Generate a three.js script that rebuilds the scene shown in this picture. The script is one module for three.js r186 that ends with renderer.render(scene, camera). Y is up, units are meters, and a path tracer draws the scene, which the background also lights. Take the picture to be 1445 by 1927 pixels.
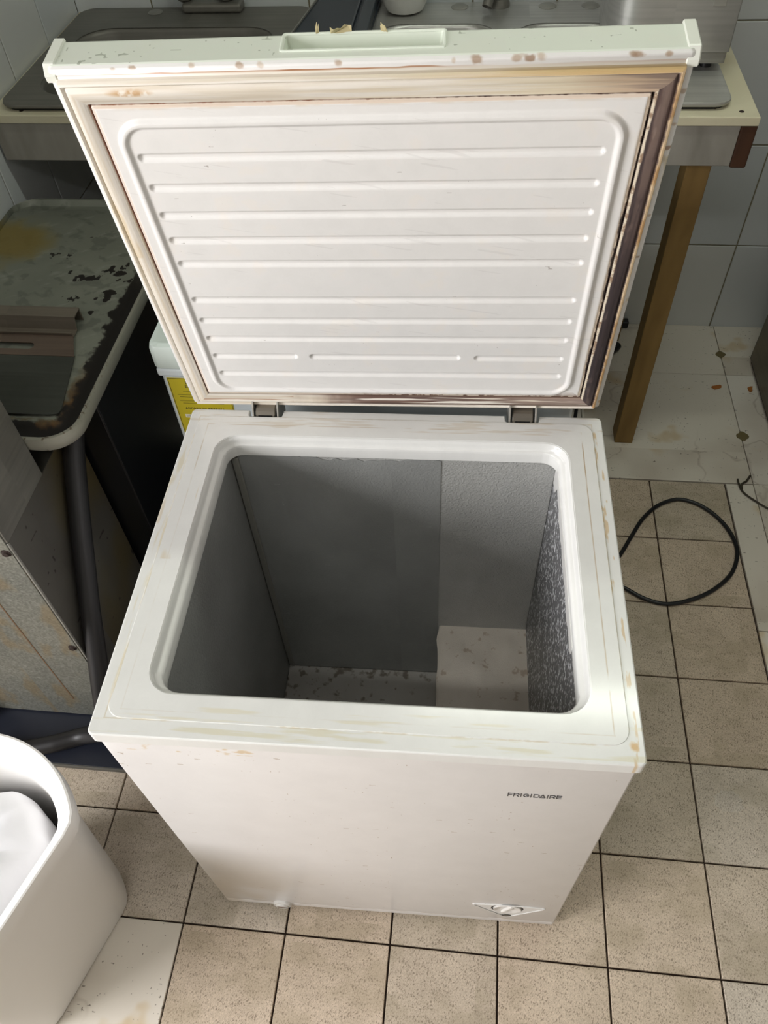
import * as THREE from 'three';
import { RoundedBoxGeometry } from 'three/addons/geometries/RoundedBoxGeometry.js';
import { mergeGeometries, toCreasedNormals, mergeVertices } from 'three/addons/utils/BufferGeometryUtils.js';
import { RectAreaLightUniformsLib } from 'three/addons/lights/RectAreaLightUniformsLib.js';

// ------------------------------------------------------------------ camera, light, exposure
const scene = new THREE.Scene();
scene.background = new THREE.Color(0x0a0a0a);
const camera = new THREE.PerspectiveCamera(66.03, 1445 / 1927, 0.02, 30);
{
  const m = new THREE.Matrix4().set(
    0.9939281829, -0.0514208057, 0.0972762461, 0.1007,
    -0.0433329964, 0.6297053545, 0.7756245341, 1.6570,
    -0.1011386115, -0.7751303550, 0.6236536812, 0.3417,
    0, 0, 0, 1);
  m.decompose(camera.position, camera.quaternion, new THREE.Vector3());
}
scene.add(camera);
const renderer = new THREE.WebGLRenderer({ antialias: true });
renderer.toneMapping = THREE.LinearToneMapping;
renderer.toneMappingExposure = 1.04;
renderer.shadowMap.enabled = true;
RectAreaLightUniformsLib.init();

const WINDOW = { x: -2.4, z0: 0.6, z1: 2.1, y0: 0.85, y1: 2.25, color: 0xf6f5f7, power: 17.5 };
const TUBES = [{ x: 0.55, z: -0.95, power: 21, color: 0xf2faec, label: 'long fluorescent tube fitting on the ceiling near the tiled back wall' }, { x: -0.4, z: 0.95, power: 24, color: 0xf8f8f3, label: 'added unseen fluorescent tube fitting on the ceiling above the middle of the kitchen, as fill light' }];  // the second tube is added fill for lid grooves, rim and front floor

// ------------------------------------------------------------------ helpers
const names = new Map();
function numbered(name) {
  const n = names.get(name) ?? 0; names.set(name, n + 1);
  return n ? `${name}_${String(n).padStart(3, '0')}` : name;
}
function shade(o) { o.traverse((c) => { if (c.isMesh) { c.castShadow = true; c.receiveShadow = true; } }); return o; }
function mesh(name, geo, mat, parent, label) {
  const m = new THREE.Mesh(geo, mat); m.castShadow = m.receiveShadow = true;
  if (parent) { m.name = name; parent.add(m); } else { m.name = numbered(name); scene.add(m); }
  if (label) m.userData.label = label;
  return m;
}
function thing(name, label, category, pos = [0, 0, 0], turn = 0) {
  const g = new THREE.Group(); g.name = numbered(name); g.position.set(...pos); g.rotation.y = turn;
  g.userData = { label, category }; scene.add(g); return g;
}
function tag(o, label, category) { o.userData.label = label; o.userData.category = category; return o; }
function structure(name, geo, mat) {
  const o = geo ? new THREE.Mesh(geo, mat) : new THREE.Group();
  o.name = name; o.userData.kind = 'structure'; o.castShadow = o.receiveShadow = true; scene.add(o); return o;
}
function rng(seed) { let s = seed >>> 0; return () => { s = (s + 0x6D2B79F5) >>> 0; let t = Math.imul(s ^ (s >>> 15), 1 | s); t = (t + Math.imul(t ^ (t >>> 7), 61 | t)) ^ t; return ((t ^ (t >>> 14)) >>> 0) / 4294967296; }; }
const PERM = new Uint8Array(512), VAL = new Float32Array(256);
{ const r = rng(77); const p = [...Array(256).keys()]; for (let i = 255; i > 0; i--) { const j = Math.floor(r() * (i + 1)); [p[i], p[j]] = [p[j], p[i]]; } for (let i = 0; i < 512; i++) PERM[i] = p[i & 255]; for (let i = 0; i < 256; i++) VAL[i] = r(); }
function noise(x, y) {
  const xi = Math.floor(x), yi = Math.floor(y), fx = x - xi, fy = y - yi, X = xi & 255, Y = yi & 255;
  const u = fx * fx * (3 - 2 * fx), v = fy * fy * (3 - 2 * fy);
  const a = VAL[PERM[X + PERM[Y]]], b = VAL[PERM[((X + 1) & 255) + PERM[Y]]], c = VAL[PERM[X + PERM[(Y + 1) & 255]]], d = VAL[PERM[((X + 1) & 255) + PERM[(Y + 1) & 255]]];
  return a + (b - a) * u + (c - a) * v + (a - b - c + d) * u * v;
}
function fbm(x, y, o = 4) { let s = 0, a = 0.5, t = 0; for (let i = 0; i < o; i++) { s += a * noise(x, y); t += a; x = x * 2.03 + 17.3; y = y * 2.03 + 9.1; a *= 0.5; } return s / t; }
const clamp = (x, a = 0, b = 1) => Math.min(b, Math.max(a, x));
const sstep = (a, b, x) => { const t = clamp((x - a) / (b - a)); return t * t * (3 - 2 * t); };
const mixc = (a, b, t) => [a[0] + (b[0] - a[0]) * t, a[1] + (b[1] - a[1]) * t, a[2] + (b[2] - a[2]) * t];
function tex(w, h, fn, color = true) {
  const d = new Uint8Array(w * h * 4);
  for (let y = 0; y < h; y++) for (let x = 0; x < w; x++) {
    const c = fn((x + 0.5) / w, (y + 0.5) / h), i = (y * w + x) * 4;
    d[i] = clamp(c[0], 0, 255); d[i + 1] = clamp(c[1], 0, 255); d[i + 2] = clamp(c[2], 0, 255); d[i + 3] = 255;
  }
  const t = new THREE.DataTexture(d, w, h, THREE.RGBAFormat);
  t.wrapS = t.wrapT = THREE.RepeatWrapping; t.magFilter = THREE.LinearFilter; t.minFilter = THREE.LinearMipmapLinearFilter; t.generateMipmaps = true;
  if (color) t.colorSpace = THREE.SRGBColorSpace; t.needsUpdate = true; return t;
}
const grey = (v) => [v, v, v];
function std(o) { return new THREE.MeshStandardMaterial(o); }
function phys(o) { return new THREE.MeshPhysicalMaterial(o); }

// ---- geometry helpers
function rr(hx, hz, r, cx = 0, cz = 0, n = 6) {              // rounded rectangle ring, [x, z]
  const out = []; r = Math.min(r, hx, hz);
  for (const [sx, sz, a0] of [[1, 1, 0], [-1, 1, 90], [-1, -1, 180], [1, -1, 270]])
    for (let i = 0; i <= n; i++) { const a = (a0 + 90 * i / n) * Math.PI / 180; out.push([cx + sx * (hx - r) + r * Math.cos(a), cz + sz * (hz - r) + r * Math.sin(a)]); }
  return out;
}
function lvl(ring, y) { return ring.map(([x, z]) => [x, y, z]); }
function loft(rings, { capStart = false, capEnd = false, crease = 0.6 } = {}) {
  const n = rings[0].length, pos = [], idx = [];
  for (const r of rings) for (const p of r) pos.push(...p);
  for (let i = 0; i < rings.length - 1; i++) for (let j = 0; j < n; j++) {
    const k = (j + 1) % n, a = i * n + j, b = i * n + k, d = a + n, c = b + n;
    idx.push(a, d, b, b, d, c);
  }
  const cap = (ri, flip) => { const c = [0, 0, 0]; for (const p of rings[ri]) for (let q = 0; q < 3; q++) c[q] += p[q] / n; const ci = pos.length / 3; pos.push(...c); for (let j = 0; j < n; j++) { const k = (j + 1) % n; flip ? idx.push(ci, ri * n + j, ri * n + k) : idx.push(ci, ri * n + k, ri * n + j); } };
  if (capStart) cap(0, true); if (capEnd) cap(rings.length - 1, false);
  let g = new THREE.BufferGeometry(); g.setAttribute('position', new THREE.Float32BufferAttribute(pos, 3)); g.setIndex(idx);
  g = toCreasedNormals(g, crease); return boxUV(g);
}
function boxUV(g, s = 1) {                                     // uv in metres by the dominant axis of each face
  if (g.index) g = g.toNonIndexed();
  const p = g.attributes.position, uv = new Float32Array(p.count * 2), A = new THREE.Vector3(), B = new THREE.Vector3(), C = new THREE.Vector3();
  for (let i = 0; i < p.count; i += 3) {
    A.fromBufferAttribute(p, i); B.fromBufferAttribute(p, i + 1); C.fromBufferAttribute(p, i + 2);
    const n = B.clone().sub(A).cross(C.clone().sub(A)), ax = Math.abs(n.x), ay = Math.abs(n.y), az = Math.abs(n.z);
    [A, B, C].forEach((v, k) => { const [a, b] = ax >= ay && ax >= az ? [v.z, v.y] : ay >= az ? [v.x, v.z] : [v.x, v.y]; uv[(i + k) * 2] = a * s; uv[(i + k) * 2 + 1] = b * s; });
  }
  g.setAttribute('uv', new THREE.BufferAttribute(uv, 2)); return g;
}
function mapUV(g, f) { const p = g.attributes.position, uv = new Float32Array(p.count * 2); for (let i = 0; i < p.count; i++) { const [a, b] = f(p.getX(i), p.getY(i), p.getZ(i)); uv[i * 2] = a; uv[i * 2 + 1] = b; } g.setAttribute('uv', new THREE.BufferAttribute(uv, 2)); return g; }
function box(x0, x1, y0, y1, z0, z1, r = 0.002) {
  const g = new RoundedBoxGeometry(x1 - x0, y1 - y0, z1 - z0, 2, Math.min(r, (x1 - x0) / 2.01, (y1 - y0) / 2.01, (z1 - z0) / 2.01));
  g.translate((x0 + x1) / 2, (y0 + y1) / 2, (z0 + z1) / 2); return boxUV(g);
}
function shapeOf(pts) { const s = new THREE.Shape(); pts.forEach(([x, y], i) => i ? s.lineTo(x, y) : s.moveTo(x, y)); s.closePath(); return s; }
function pathOf(pts) { const s = new THREE.Path(); pts.forEach(([x, y], i) => i ? s.lineTo(x, y) : s.moveTo(x, y)); s.closePath(); return s; }
function plate(pts, holes, y0, y1, bevel = 0.001) {           // horizontal plate, outline in [x, z]
  const s = shapeOf(pts.map(([x, z]) => [x, -z])); for (const h of holes) s.holes.push(pathOf(h.map(([x, z]) => [x, -z])));
  const g = new THREE.ExtrudeGeometry(s, { depth: y1 - y0 - 2 * bevel, bevelEnabled: bevel > 0, bevelThickness: bevel, bevelSize: bevel, bevelOffset: -bevel, bevelSegments: 2, curveSegments: 8 });
  g.rotateX(-Math.PI / 2); g.translate(0, y0 + bevel, 0); return boxUV(g);
}
function prismX(profile, x0, x1, bevel = 0.0008) {            // profile in [z, y], extruded along x
  const g = new THREE.ExtrudeGeometry(shapeOf(profile.map(([z, y]) => [-z, y])), { depth: x1 - x0 - 2 * bevel, bevelEnabled: bevel > 0, bevelThickness: bevel, bevelSize: bevel, bevelOffset: -bevel, bevelSegments: 1 });
  g.rotateY(Math.PI / 2); g.translate(x0 + bevel, 0, 0); return boxUV(g);
}
function tube(pts, r, seg = 60, rad = 10) { return new THREE.TubeGeometry(new THREE.CatmullRomCurve3(pts.map((p) => new THREE.Vector3(...p)), false, 'centripetal'), seg, r, rad, false); }
function lathe(profile, x, y, z, n = 28) { const g = new THREE.LatheGeometry(profile.map(([r, h]) => new THREE.Vector2(r, h)), n); g.translate(x, y, z); return boxUV(toCreasedNormals(g.toNonIndexed(), 0.6)); }
const merge = (list) => mergeGeometries(list.map((g) => { const q = g.index ? g.toNonIndexed() : g; for (const k of Object.keys(q.attributes)) if (!['position', 'normal', 'uv'].includes(k)) q.deleteAttribute(k); return q; }));

// ------------------------------------------------------------------ materials
// beige granite-look floor tile, 0.4 m patch
const granite = tex(1024, 1024, (u, v) => {
  const X = u * 100, Y = v * 100;
  const f = fbm(X * 2.4, Y * 2.4, 3), g = fbm(X * 0.07 + 3, Y * 0.07, 4), s = fbm(X * 3.1 + Y * 1.1 + 40, Y * 1.6 - X * 0.5, 2);
  let c = [200, 188, 172].map((q) => q + (f - 0.5) * 46 + (g - 0.5) * 24);
  const d = sstep(0.64, 0.78, s) * 0.6; c = mixc(c, [110, 98, 84], d);
  const gr = sstep(0.58, 0.8, fbm(X * 0.05 + 70, Y * 0.06, 4)); c = mixc(c, [160, 150, 128], gr * 0.35);
  return c;
});
const marble = tex(1024, 1024, (u, v) => {
  const X = u * 8, Y = v * 8, w = fbm(X * 0.8, Y * 0.8, 4) * 3;
  const vein = Math.abs(Math.sin((X * 0.9 + Y * 0.6 + w) * 1.5)), big = fbm(X * 0.5 + 9, Y * 0.5, 4), d = fbm(X * 1.2 + 30, Y * 1.2 + 8, 4);
  let c = mixc([232, 226, 216], [208, 199, 187], sstep(0.45, 0.8, big));
  c = mixc(c, [165, 152, 140], (1 - sstep(0, 0.09, vein)) * 0.5 * sstep(0.4, 0.7, big));
  c = mixc(c, [196, 163, 108], sstep(0.72, 0.86, d) * 0.4);
  const sp = noise(X * 30, Y * 30); if (sp > 0.965) c = mixc(c, [70, 60, 50], 0.6);
  return c;
});
function tileMat(t, tint, rough) { const q = t.clone(); q.needsUpdate = true; return phys({ map: q, color: tint, roughness: rough, clearcoat: 0.15, clearcoatRoughness: 0.4 }); }
const M = {};
M.granite = [0xffffff, 0xf8f4ee, 0xfff8f0, 0xf5f2ec].map((c) => tileMat(granite, c, 0.55));
M.marble = [0xffffff, 0xf4f2ee].map((c) => tileMat(marble, c, 0.4));
M.grout = std({ color: 0x3a2d25, roughness: 0.95 });
M.groutLight = std({ color: 0x77705f, roughness: 0.95 });
M.wallTile = [0xd2d6d8, 0xcbd0d2, 0xd8dad8].map((c) => phys({ color: c, roughness: 0.28, clearcoat: 0.3, clearcoatRoughness: 0.2 }));
M.wallGrout = std({ color: 0x837c66, roughness: 0.95 });
M.plaster = std({ color: 0x8a8781, roughness: 0.9 });
M.white = phys({ color: 0xe4e3e0, roughness: 0.34, clearcoat: 0.35, clearcoatRoughness: 0.25 });
M.black = std({ color: 0x0d0d0f, roughness: 0.45 });
M.rubber = std({ color: 0x101316, roughness: 0.4 });
M.hinge = std({ color: 0x857f75, roughness: 0.3, metalness: 0.7 });
M.hingeDark = std({ color: 0x1c1b1b, roughness: 0.5, metalness: 0.6 });
M.hingeSide = std({ color: 0xb9b6ae, roughness: 0.35, metalness: 0.7 });
M.letter = std({ color: 0x3c3c40, roughness: 0.4 });
const streak = tex(512, 512, (u, v) => grey(196 + (fbm(u * 5, v * 220, 2) - 0.5) * 26 + (fbm(u * 9, v * 9, 5) - 0.5) * 46));
M.steel = std({ map: streak, color: 0xf0efe9, roughness: 0.38, metalness: 0.65 });
M.steelDull = std({ map: streak, color: 0xc8c6bd, roughness: 0.5, metalness: 0.5 });
M.steelDark = std({ map: streak, color: 0x9c9990, roughness: 0.5, metalness: 0.45 });

// ---- lid: one print over the plane of the lid, u -0.33..0.33, v -0.03..0.63 (the front edge folds over)
const LG = { hx: 0.308, v0: 0, v1: 0.524, w: 0.0245 };
const rustSpots = (() => { const r = rng(5); const a = []; for (const [u, v, s] of [[-0.226, 0.533, 3.6], [-0.247, 0.532, 3.2], [-0.166, 0.534, 5], [-0.118, 0.533, 4], [-0.098, 0.533, 5], [-0.02, 0.533, 4], [0.112, 0.5325, 7], [0.15, 0.5335, 5.5], [0.163, 0.5325, 5], [0.172, 0.5335, 7], [0.262, 0.5335, 5], [0.257, 0.534, 4], [0.29, 0.533, 3.4], [0.09, 0.532, 4], [0.3115, 0.497, 4.5], [0.3115, 0.462, 4], [0.3118, 0.435, 4], [0.3115, 0.35, 3], [0.3112, 0.29, 3]]) a.push([u, v, s * 0.0008, r()]); return a; })();
const lidMap = tex(2048, 2048, (a, b) => {
  const u = a * 0.66 - 0.33, v = b * 0.66 - 0.03;
  const el = u + LG.hx, er = LG.hx - u, et = LG.v1 - v, eb = v - LG.v0, e = Math.min(el, er, et, eb);
  const side = e === er ? 'r' : e === el ? 'l' : e === et ? 't' : 'b';
  const n1 = fbm(u * 40, v * 40, 4), n2 = fbm(u * 160 + 5, v * 160, 3);
  const along = side === 'r' || side === 'l' ? fbm(v * 9, e * 300, 3) : fbm(u * 9 + 50, e * 300, 3);
  let c = [230, 228, 225];
  if (e > 0.0295) {                                                                 // moulded panel
    c = c.map((q, i) => q + (n1 - 0.5) * 8 - i * sstep(0.6, 0.8, n1) * 2);
    if (noise(u * 260 + 9, v * 260) > 0.985 && noise(u * 30, v * 30 + 4) > 0.65) c = mixc(c, [130, 120, 115], 0.5);
    const sc = fbm(u * 60 + v * 300, v * 20 - u * 8, 2); if (sc > 0.86) c = mixc(c, [200, 197, 194], 0.25);
    if (e < 0.033 && side !== 'l') c = mixc(c, [200, 182, 158], sstep(0.033, 0.0275, e) * sstep(0.35, 0.65, n1) * 0.6);
    if (side === 'b' && e < 0.04 && u > -0.06) c = mixc(c, [120, 100, 88], sstep(0.04, 0.03, e) * 0.4 * n2 * 2);
    return c;
  }
  if (e > 0) {                                                                      // gasket
    c = mixc([226, 219, 208], [213, 202, 184], sstep(0.35, 0.8, along));
    if (side === 'r') {
      const wv = (n2 - 0.5) * 0.0022, dirt = sstep(0.0035, 0.006, e + wv) * sstep(0.0222, 0.0205, e + wv * 0.6);
      const mid = sstep(0.005, 0.003, Math.abs(e - 0.014 + (n1 - 0.5) * 0.006)) * sstep(0.24, 0.5, v + (n1 - 0.5) * 0.2);
      let dark = mixc([92, 74, 70], [36, 28, 32], clamp(sstep(0.5, 0.2, v) * 0.8 + sstep(0.55, 0.3, along) * 0.5 - sstep(0.08, 0, v) * 0.35));
      dark = mixc(dark, [140, 122, 112], clamp(mid * 0.5 + sstep(0.6, 0.8, fbm(u * 200, v * 50, 3)) * 0.3));
      c = mixc([214, 190, 154], [190, 152, 106], sstep(0.4, 0.65, n1));
      if (e > 0.0205) c = mixc([216, 204, 182], [150, 126, 104], sstep(0.55, 0.75, n2));
      c = mixc(c, dark, dirt * 0.96);
    } else if (side === 't') {
      c = mixc(c, [216, 201, 168], sstep(-0.1, 0.15, u) * 0.5 * sstep(0.25, 0.6, along));
      const cr = sstep(0.20, 0.285, u + (along - 0.5) * 0.08) * sstep(0.003, 0.007, e);
      c = mixc(c, mixc([128, 108, 96], [190, 165, 140], sstep(0.45, 0.75, along)), cr * 0.85);
      if (e < 0.005) c = mixc(c, [214, 178, 118], sstep(0.0, 0.25, u) * 0.8);
      const bx = Math.abs(u + 0.235) / 0.03, by = Math.abs(et - 0.011) / 0.0045; if (bx < 1 && by < 1.5) c = mixc(c, [186, 148, 104], sstep(1, 0.3, Math.hypot(bx, by)) * sstep(0.3, 0.6, n2) * 0.9);
    } else if (side === 'b') {
      const amount = sstep(-0.17, 0.0, u + (n1 - 0.5) * 0.1) * (1 - 0.35 * sstep(0.1, 0.22, u));
      const st = fbm(u * 9, e * 420, 4);
      c = mixc(c, mixc([50, 38, 36], [132, 102, 88], st), amount * sstep(0.36, 0.52, st) * sstep(0.004, 0.007, e));
      if (u < -0.15) c = mixc(c, [150, 110, 84], sstep(0.62, 0.75, st) * 0.6);
    } else {
      c = mixc(c, [214, 200, 176], sstep(0.5, 0.75, along) * 0.4);
      const sm = fbm(u * 90, v * 14, 3); if (v > 0.3) c = mixc(c, [204, 182, 144], sstep(0.62, 0.75, sm) * 0.5);
    }
    if (e > 0.0237) {                                                               // dirt pressed into the joint, then the panel's narrow flange
      const line = sstep(0.0239, 0.0245, e) * sstep(side === 'r' ? 0.0268 : 0.0261, 0.0252, e + (n2 - 0.5) * 0.0012), flange = sstep(0.0255, 0.026, e);
      const amt = side === 'r' ? 0.5 + 0.5 * sstep(0.3, 0.5, fbm(v * 60, 3, 3)) : side === 't' ? 0.4 + 0.6 * sstep(0.35, 0.6, fbm(u * 30, 3, 3)) : side === 'b' ? 0.2 + sstep(-0.2, 0.0, u) * 0.7 : 0.8;
      const dc = side === 'r' ? [44, 32, 30] : side === 't' ? mixc([150, 92, 64], [66, 44, 36], sstep(-0.1, 0.12, u)) : side === 'l' ? mixc([170, 108, 84], [104, 70, 52], sstep(0.4, 0.1, v)) : [90, 66, 52];
      let fl = side === 'l' ? [226, 212, 200] : side === 't' ? [222, 206, 190] : side === 'r' ? mixc([208, 192, 172], [96, 76, 62], sstep(0.52, 0.72, n2) * sstep(0.0285, 0.026, e)) : mixc([214, 200, 184], [110, 84, 68], sstep(0.5, 0.7, n2) * sstep(-0.1, 0.05, u));
      if (side === 'r') fl = mixc(fl, [44, 32, 30], sstep(0.0285, 0.0268, e + (n2 - 0.5) * 0.003) * sstep(0.5, 0.62, fbm(v * 26 + 4, 5, 3)));
      c = mixc(c, fl, flange); c = mixc(c, dc, clamp(line * amt));
    }
    return c;
  }
  // shell outside the gasket
  c = c.map((q) => q + (n1 - 0.5) * 8);
  if (side === 't') {
    const line = Math.abs(v - 0.5272 - (noise(u * 60, 2) - 0.5) * 0.0012);
    const am = sstep(0.14, 0.02, u) * (0.45 + 0.55 * noise(u * 45, 7)) + sstep(0.1, 0.3, u) * 0.25;
    c = mixc(c, [150, 92, 52], sstep(0.0013, 0.0004, line) * clamp(am) * 0.95);
    if (v < 0.527) c = mixc(c, [216, 205, 186], 0.6);
    if (v > 0.536) { c = mixc(c, [222, 228, 214], 0.8); if (noise(u * 210, v * 210) > 0.93 && noise(u * 22, v * 40 + 3) > 0.55) c = mixc(c, [140, 146, 130], 0.55); }  // greenish cast of the tube light painted on the upward-facing edge
  } else {
    c = mixc(c, [196, 180, 146], sstep(0.62, 0.8, fbm(u * 60, v * 36, 4)) * (side === 'r' ? 0.75 : 0.45));
    if (side === 'r' && v < 0.012) c = mixc(c, [190, 140, 70], sstep(0.45, 0.6, n2) * 0.8);
  }
  for (const [su, sv, s, k] of rustSpots) { const d = Math.hypot((u - su) / (1 + k), (v - sv)) + (n2 - 0.5) * s * 0.9; if (d < s) c = mixc(c, mixc([176, 146, 112], [140, 108, 84], k), sstep(s, s * 0.3, d) * (0.35 + 0.4 * k)); }
  return c;
});
M.lid = phys({ map: lidMap, roughness: 0.36, clearcoat: 0.3, clearcoatRoughness: 0.25 });
M.panel = phys({ map: lidMap, roughness: 0.4, clearcoat: 0.2, clearcoatRoughness: 0.35 });
M.gasket = std({ map: lidMap, roughness: 0.62 });
const lidUV = (x, y, z) => [(x + 0.33) / 0.66, (y - Math.min(0, z + 0.003) + 0.03) / 0.66];

// ---- collar round the opening: print over x -0.33..0.33, z -0.56..0.02
const rimMap = tex(1536, 1536, (a, b) => {
  const x = a * 0.66 - 0.33, z = b * 0.58 - 0.56;
  const n1 = fbm(x * 40 + 3, z * 40, 4), n2 = fbm(x * 180, z * 180 + 6, 3);
  let c = [229, 229, 226].map((q) => q + (n1 - 0.5) * 8);
  const rect = (l, r, f, k, s) => { const dx = Math.min(Math.abs(x - l), Math.abs(x - r)), dz = Math.min(Math.abs(z - f), Math.abs(z - k)); const inx = x > l - s && x < r + s, inz = z < f + s && z > k - s; return Math.min(inz ? dx : 1, inx ? dz : 1); };
  const d1 = rect(-0.285, 0.285, -0.033, -0.508, 0.001), back = sstep(-0.3, -0.45, z), right = sstep(0.2, 0.28, x);
  c = mixc(c, [172, 146, 112], sstep(0.0011, 0.0003, d1) * clamp(0.1 + 0.4 * right + 0.3 * back) * sstep(0.3, 0.55, fbm(x * 30, z * 30, 3)));
  const d2 = rect(-0.302, 0.302, -0.0215, -0.526, 0.001);
  c = mixc(c, [176, 152, 110], sstep(0.0012, 0.0003, d2 + (n2 - 0.5) * 0.0012) * 0.3 * sstep(0.35, 0.6, n1));
  if (x > 0.302 && x < 0.311) c = mixc(c, [204, 170, 120], sstep(0.6, 0.75, fbm(x * 200, z * 50, 3)) * 0.6);
  if (z > -0.021 && z < -0.004) c = mixc(c, [212, 204, 172], sstep(0.52, 0.74, fbm(x * 16, z * 190 + 9, 4)) * 0.5);
  if (z > -0.045 && z < -0.021) c = mixc(c, [218, 210, 182], sstep(0.55, 0.75, fbm(x * 12 + 33, z * 160, 4)) * 0.5);
  if (x < -0.3 ) c = mixc(c, [212, 200, 168], sstep(0.52, 0.72, fbm(x * 120, z * 14, 4)) * 0.5);
  if (x < -0.27 && z < -0.25) c = mixc(c, [204, 184, 150], sstep(0.64, 0.78, fbm(x * 60 + 3, z * 14 + 4, 3)) * 0.4);
  const cr = Math.hypot(x - 0.306, z + 0.022); c = mixc(c, [206, 164, 104], sstep(0.007, 0.002, cr + (n2 - 0.5) * 0.006) * 0.85);
  if (z < -0.5) c = mixc(c, [200, 186, 164], sstep(0.58, 0.75, fbm(x * 18, z * 160, 3)) * 0.4);
  return c;
});
M.rim = phys({ map: rimMap, roughness: 0.28, clearcoat: 0.5, clearcoatRoughness: 0.12 });
const rimUV = (x, y, z) => [(x + 0.33) / 0.66, (z + 0.56) / 0.58];

// ---- cabinet: print over the front, x -0.33..0.33, y 0..0.82
const bodyMap = tex(1024, 1024, (a, b) => {
  const x = a * 0.66 - 0.33, y = b * 0.82;
  const n1 = fbm(x * 30 + 13, y * 30, 4), n2 = fbm(x * 120, y * 120 + 6, 3);
  let c = [227, 224, 222].map((q) => q + (n1 - 0.5) * 7);
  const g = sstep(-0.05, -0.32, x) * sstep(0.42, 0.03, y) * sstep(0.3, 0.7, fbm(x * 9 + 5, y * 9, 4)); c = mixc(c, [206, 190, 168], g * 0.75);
  if (y > 0.755 && x < -0.12) c = mixc(c, [200, 172, 130], sstep(0.6, 0.75, fbm(x * 50, y * 90, 4)) * 0.7);
  if (noise(x * 190, y * 190) > 0.972 && noise(x * 18, y * 18) > 0.5) c = mixc(c, [150, 130, 110], 0.6);
  if (y < 0.033 && y > 0.0295) c = mixc(c, [150, 130, 112], sstep(0.45, 0.6, n1) * 0.6);
  return c;
});
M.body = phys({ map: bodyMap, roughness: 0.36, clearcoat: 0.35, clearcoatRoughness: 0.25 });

// ---- liner sheets
const emboss = tex(512, 512, (u, v) => grey(128 + (fbm(u * 90, v * 90, 2) - 0.5) * 220), false);
emboss.repeat.set(5, 5);
const linerTex = tex(1024, 1024, (u, v) => {
  const n = fbm(u * 7, v * 7, 5), s = fbm(u * 60, v * 9, 4), p = noise(u * 130, v * 130);
  let c = grey(176 + (n - 0.5) * 40); c[2] -= 3;
  c = mixc(c, [190, 192, 192], sstep(0.64, 0.84, s) * 0.18); if (p > 0.985) c = mixc(c, [215, 216, 216], 0.5);
  return c;
});
const frostTex = tex(1024, 1024, (u, v) => {
  const n = fbm(u * 150, v * 120, 2), m = fbm(u * 5, v * 5, 4), k = fbm(u * 260, v * 200, 2);
  return mixc(mixc([104, 105, 107], [140, 140, 142], m), [246, 247, 250], sstep(0.54, 0.64, n) * sstep(0.35, 0.55, k));
});
const floorTex = tex(512, 512, (u, v) => {
  const m = fbm(u * 7, v * 7, 5), d = fbm(u * 26 + 4, v * 26, 4), e = Math.min(u, 1 - u, v, 1 - v);
  let c = mixc([232, 230, 226], [214, 211, 204], m); c = mixc(c, [108, 96, 80], sstep(0.63, 0.8, fbm(u * 40, v * 40, 4) * 0.6 + d * 0.4 + sstep(0.1, 0, e) * 0.12) * 0.6); return c;
});
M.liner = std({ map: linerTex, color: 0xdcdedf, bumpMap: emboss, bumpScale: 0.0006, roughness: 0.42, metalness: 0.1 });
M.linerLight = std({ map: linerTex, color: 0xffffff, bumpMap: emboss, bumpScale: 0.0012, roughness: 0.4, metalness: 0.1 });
frostTex.repeat.set(1.7, 1.3);
M.frost = std({ map: frostTex, bumpMap: frostTex, bumpScale: 0.002, roughness: 0.4, metalness: 0.3 });
M.linerFloor = std({ map: floorTex, bumpMap: emboss, bumpScale: 0.0006, roughness: 0.5, metalness: 0.15 });
const stepTex = tex(512, 512, (u, v) => { const m = fbm(u * 6, v * 6, 5), d = fbm(u * 22 + 4, v * 22, 4); let c = mixc([238, 231, 220], [222, 213, 200], m); return mixc(c, [150, 122, 96], sstep(0.7, 0.82, d) * 0.4); });
M.step = std({ map: stepTex, bumpMap: emboss, bumpScale: 0.0006, roughness: 0.42, metalness: 0.1 });

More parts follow.
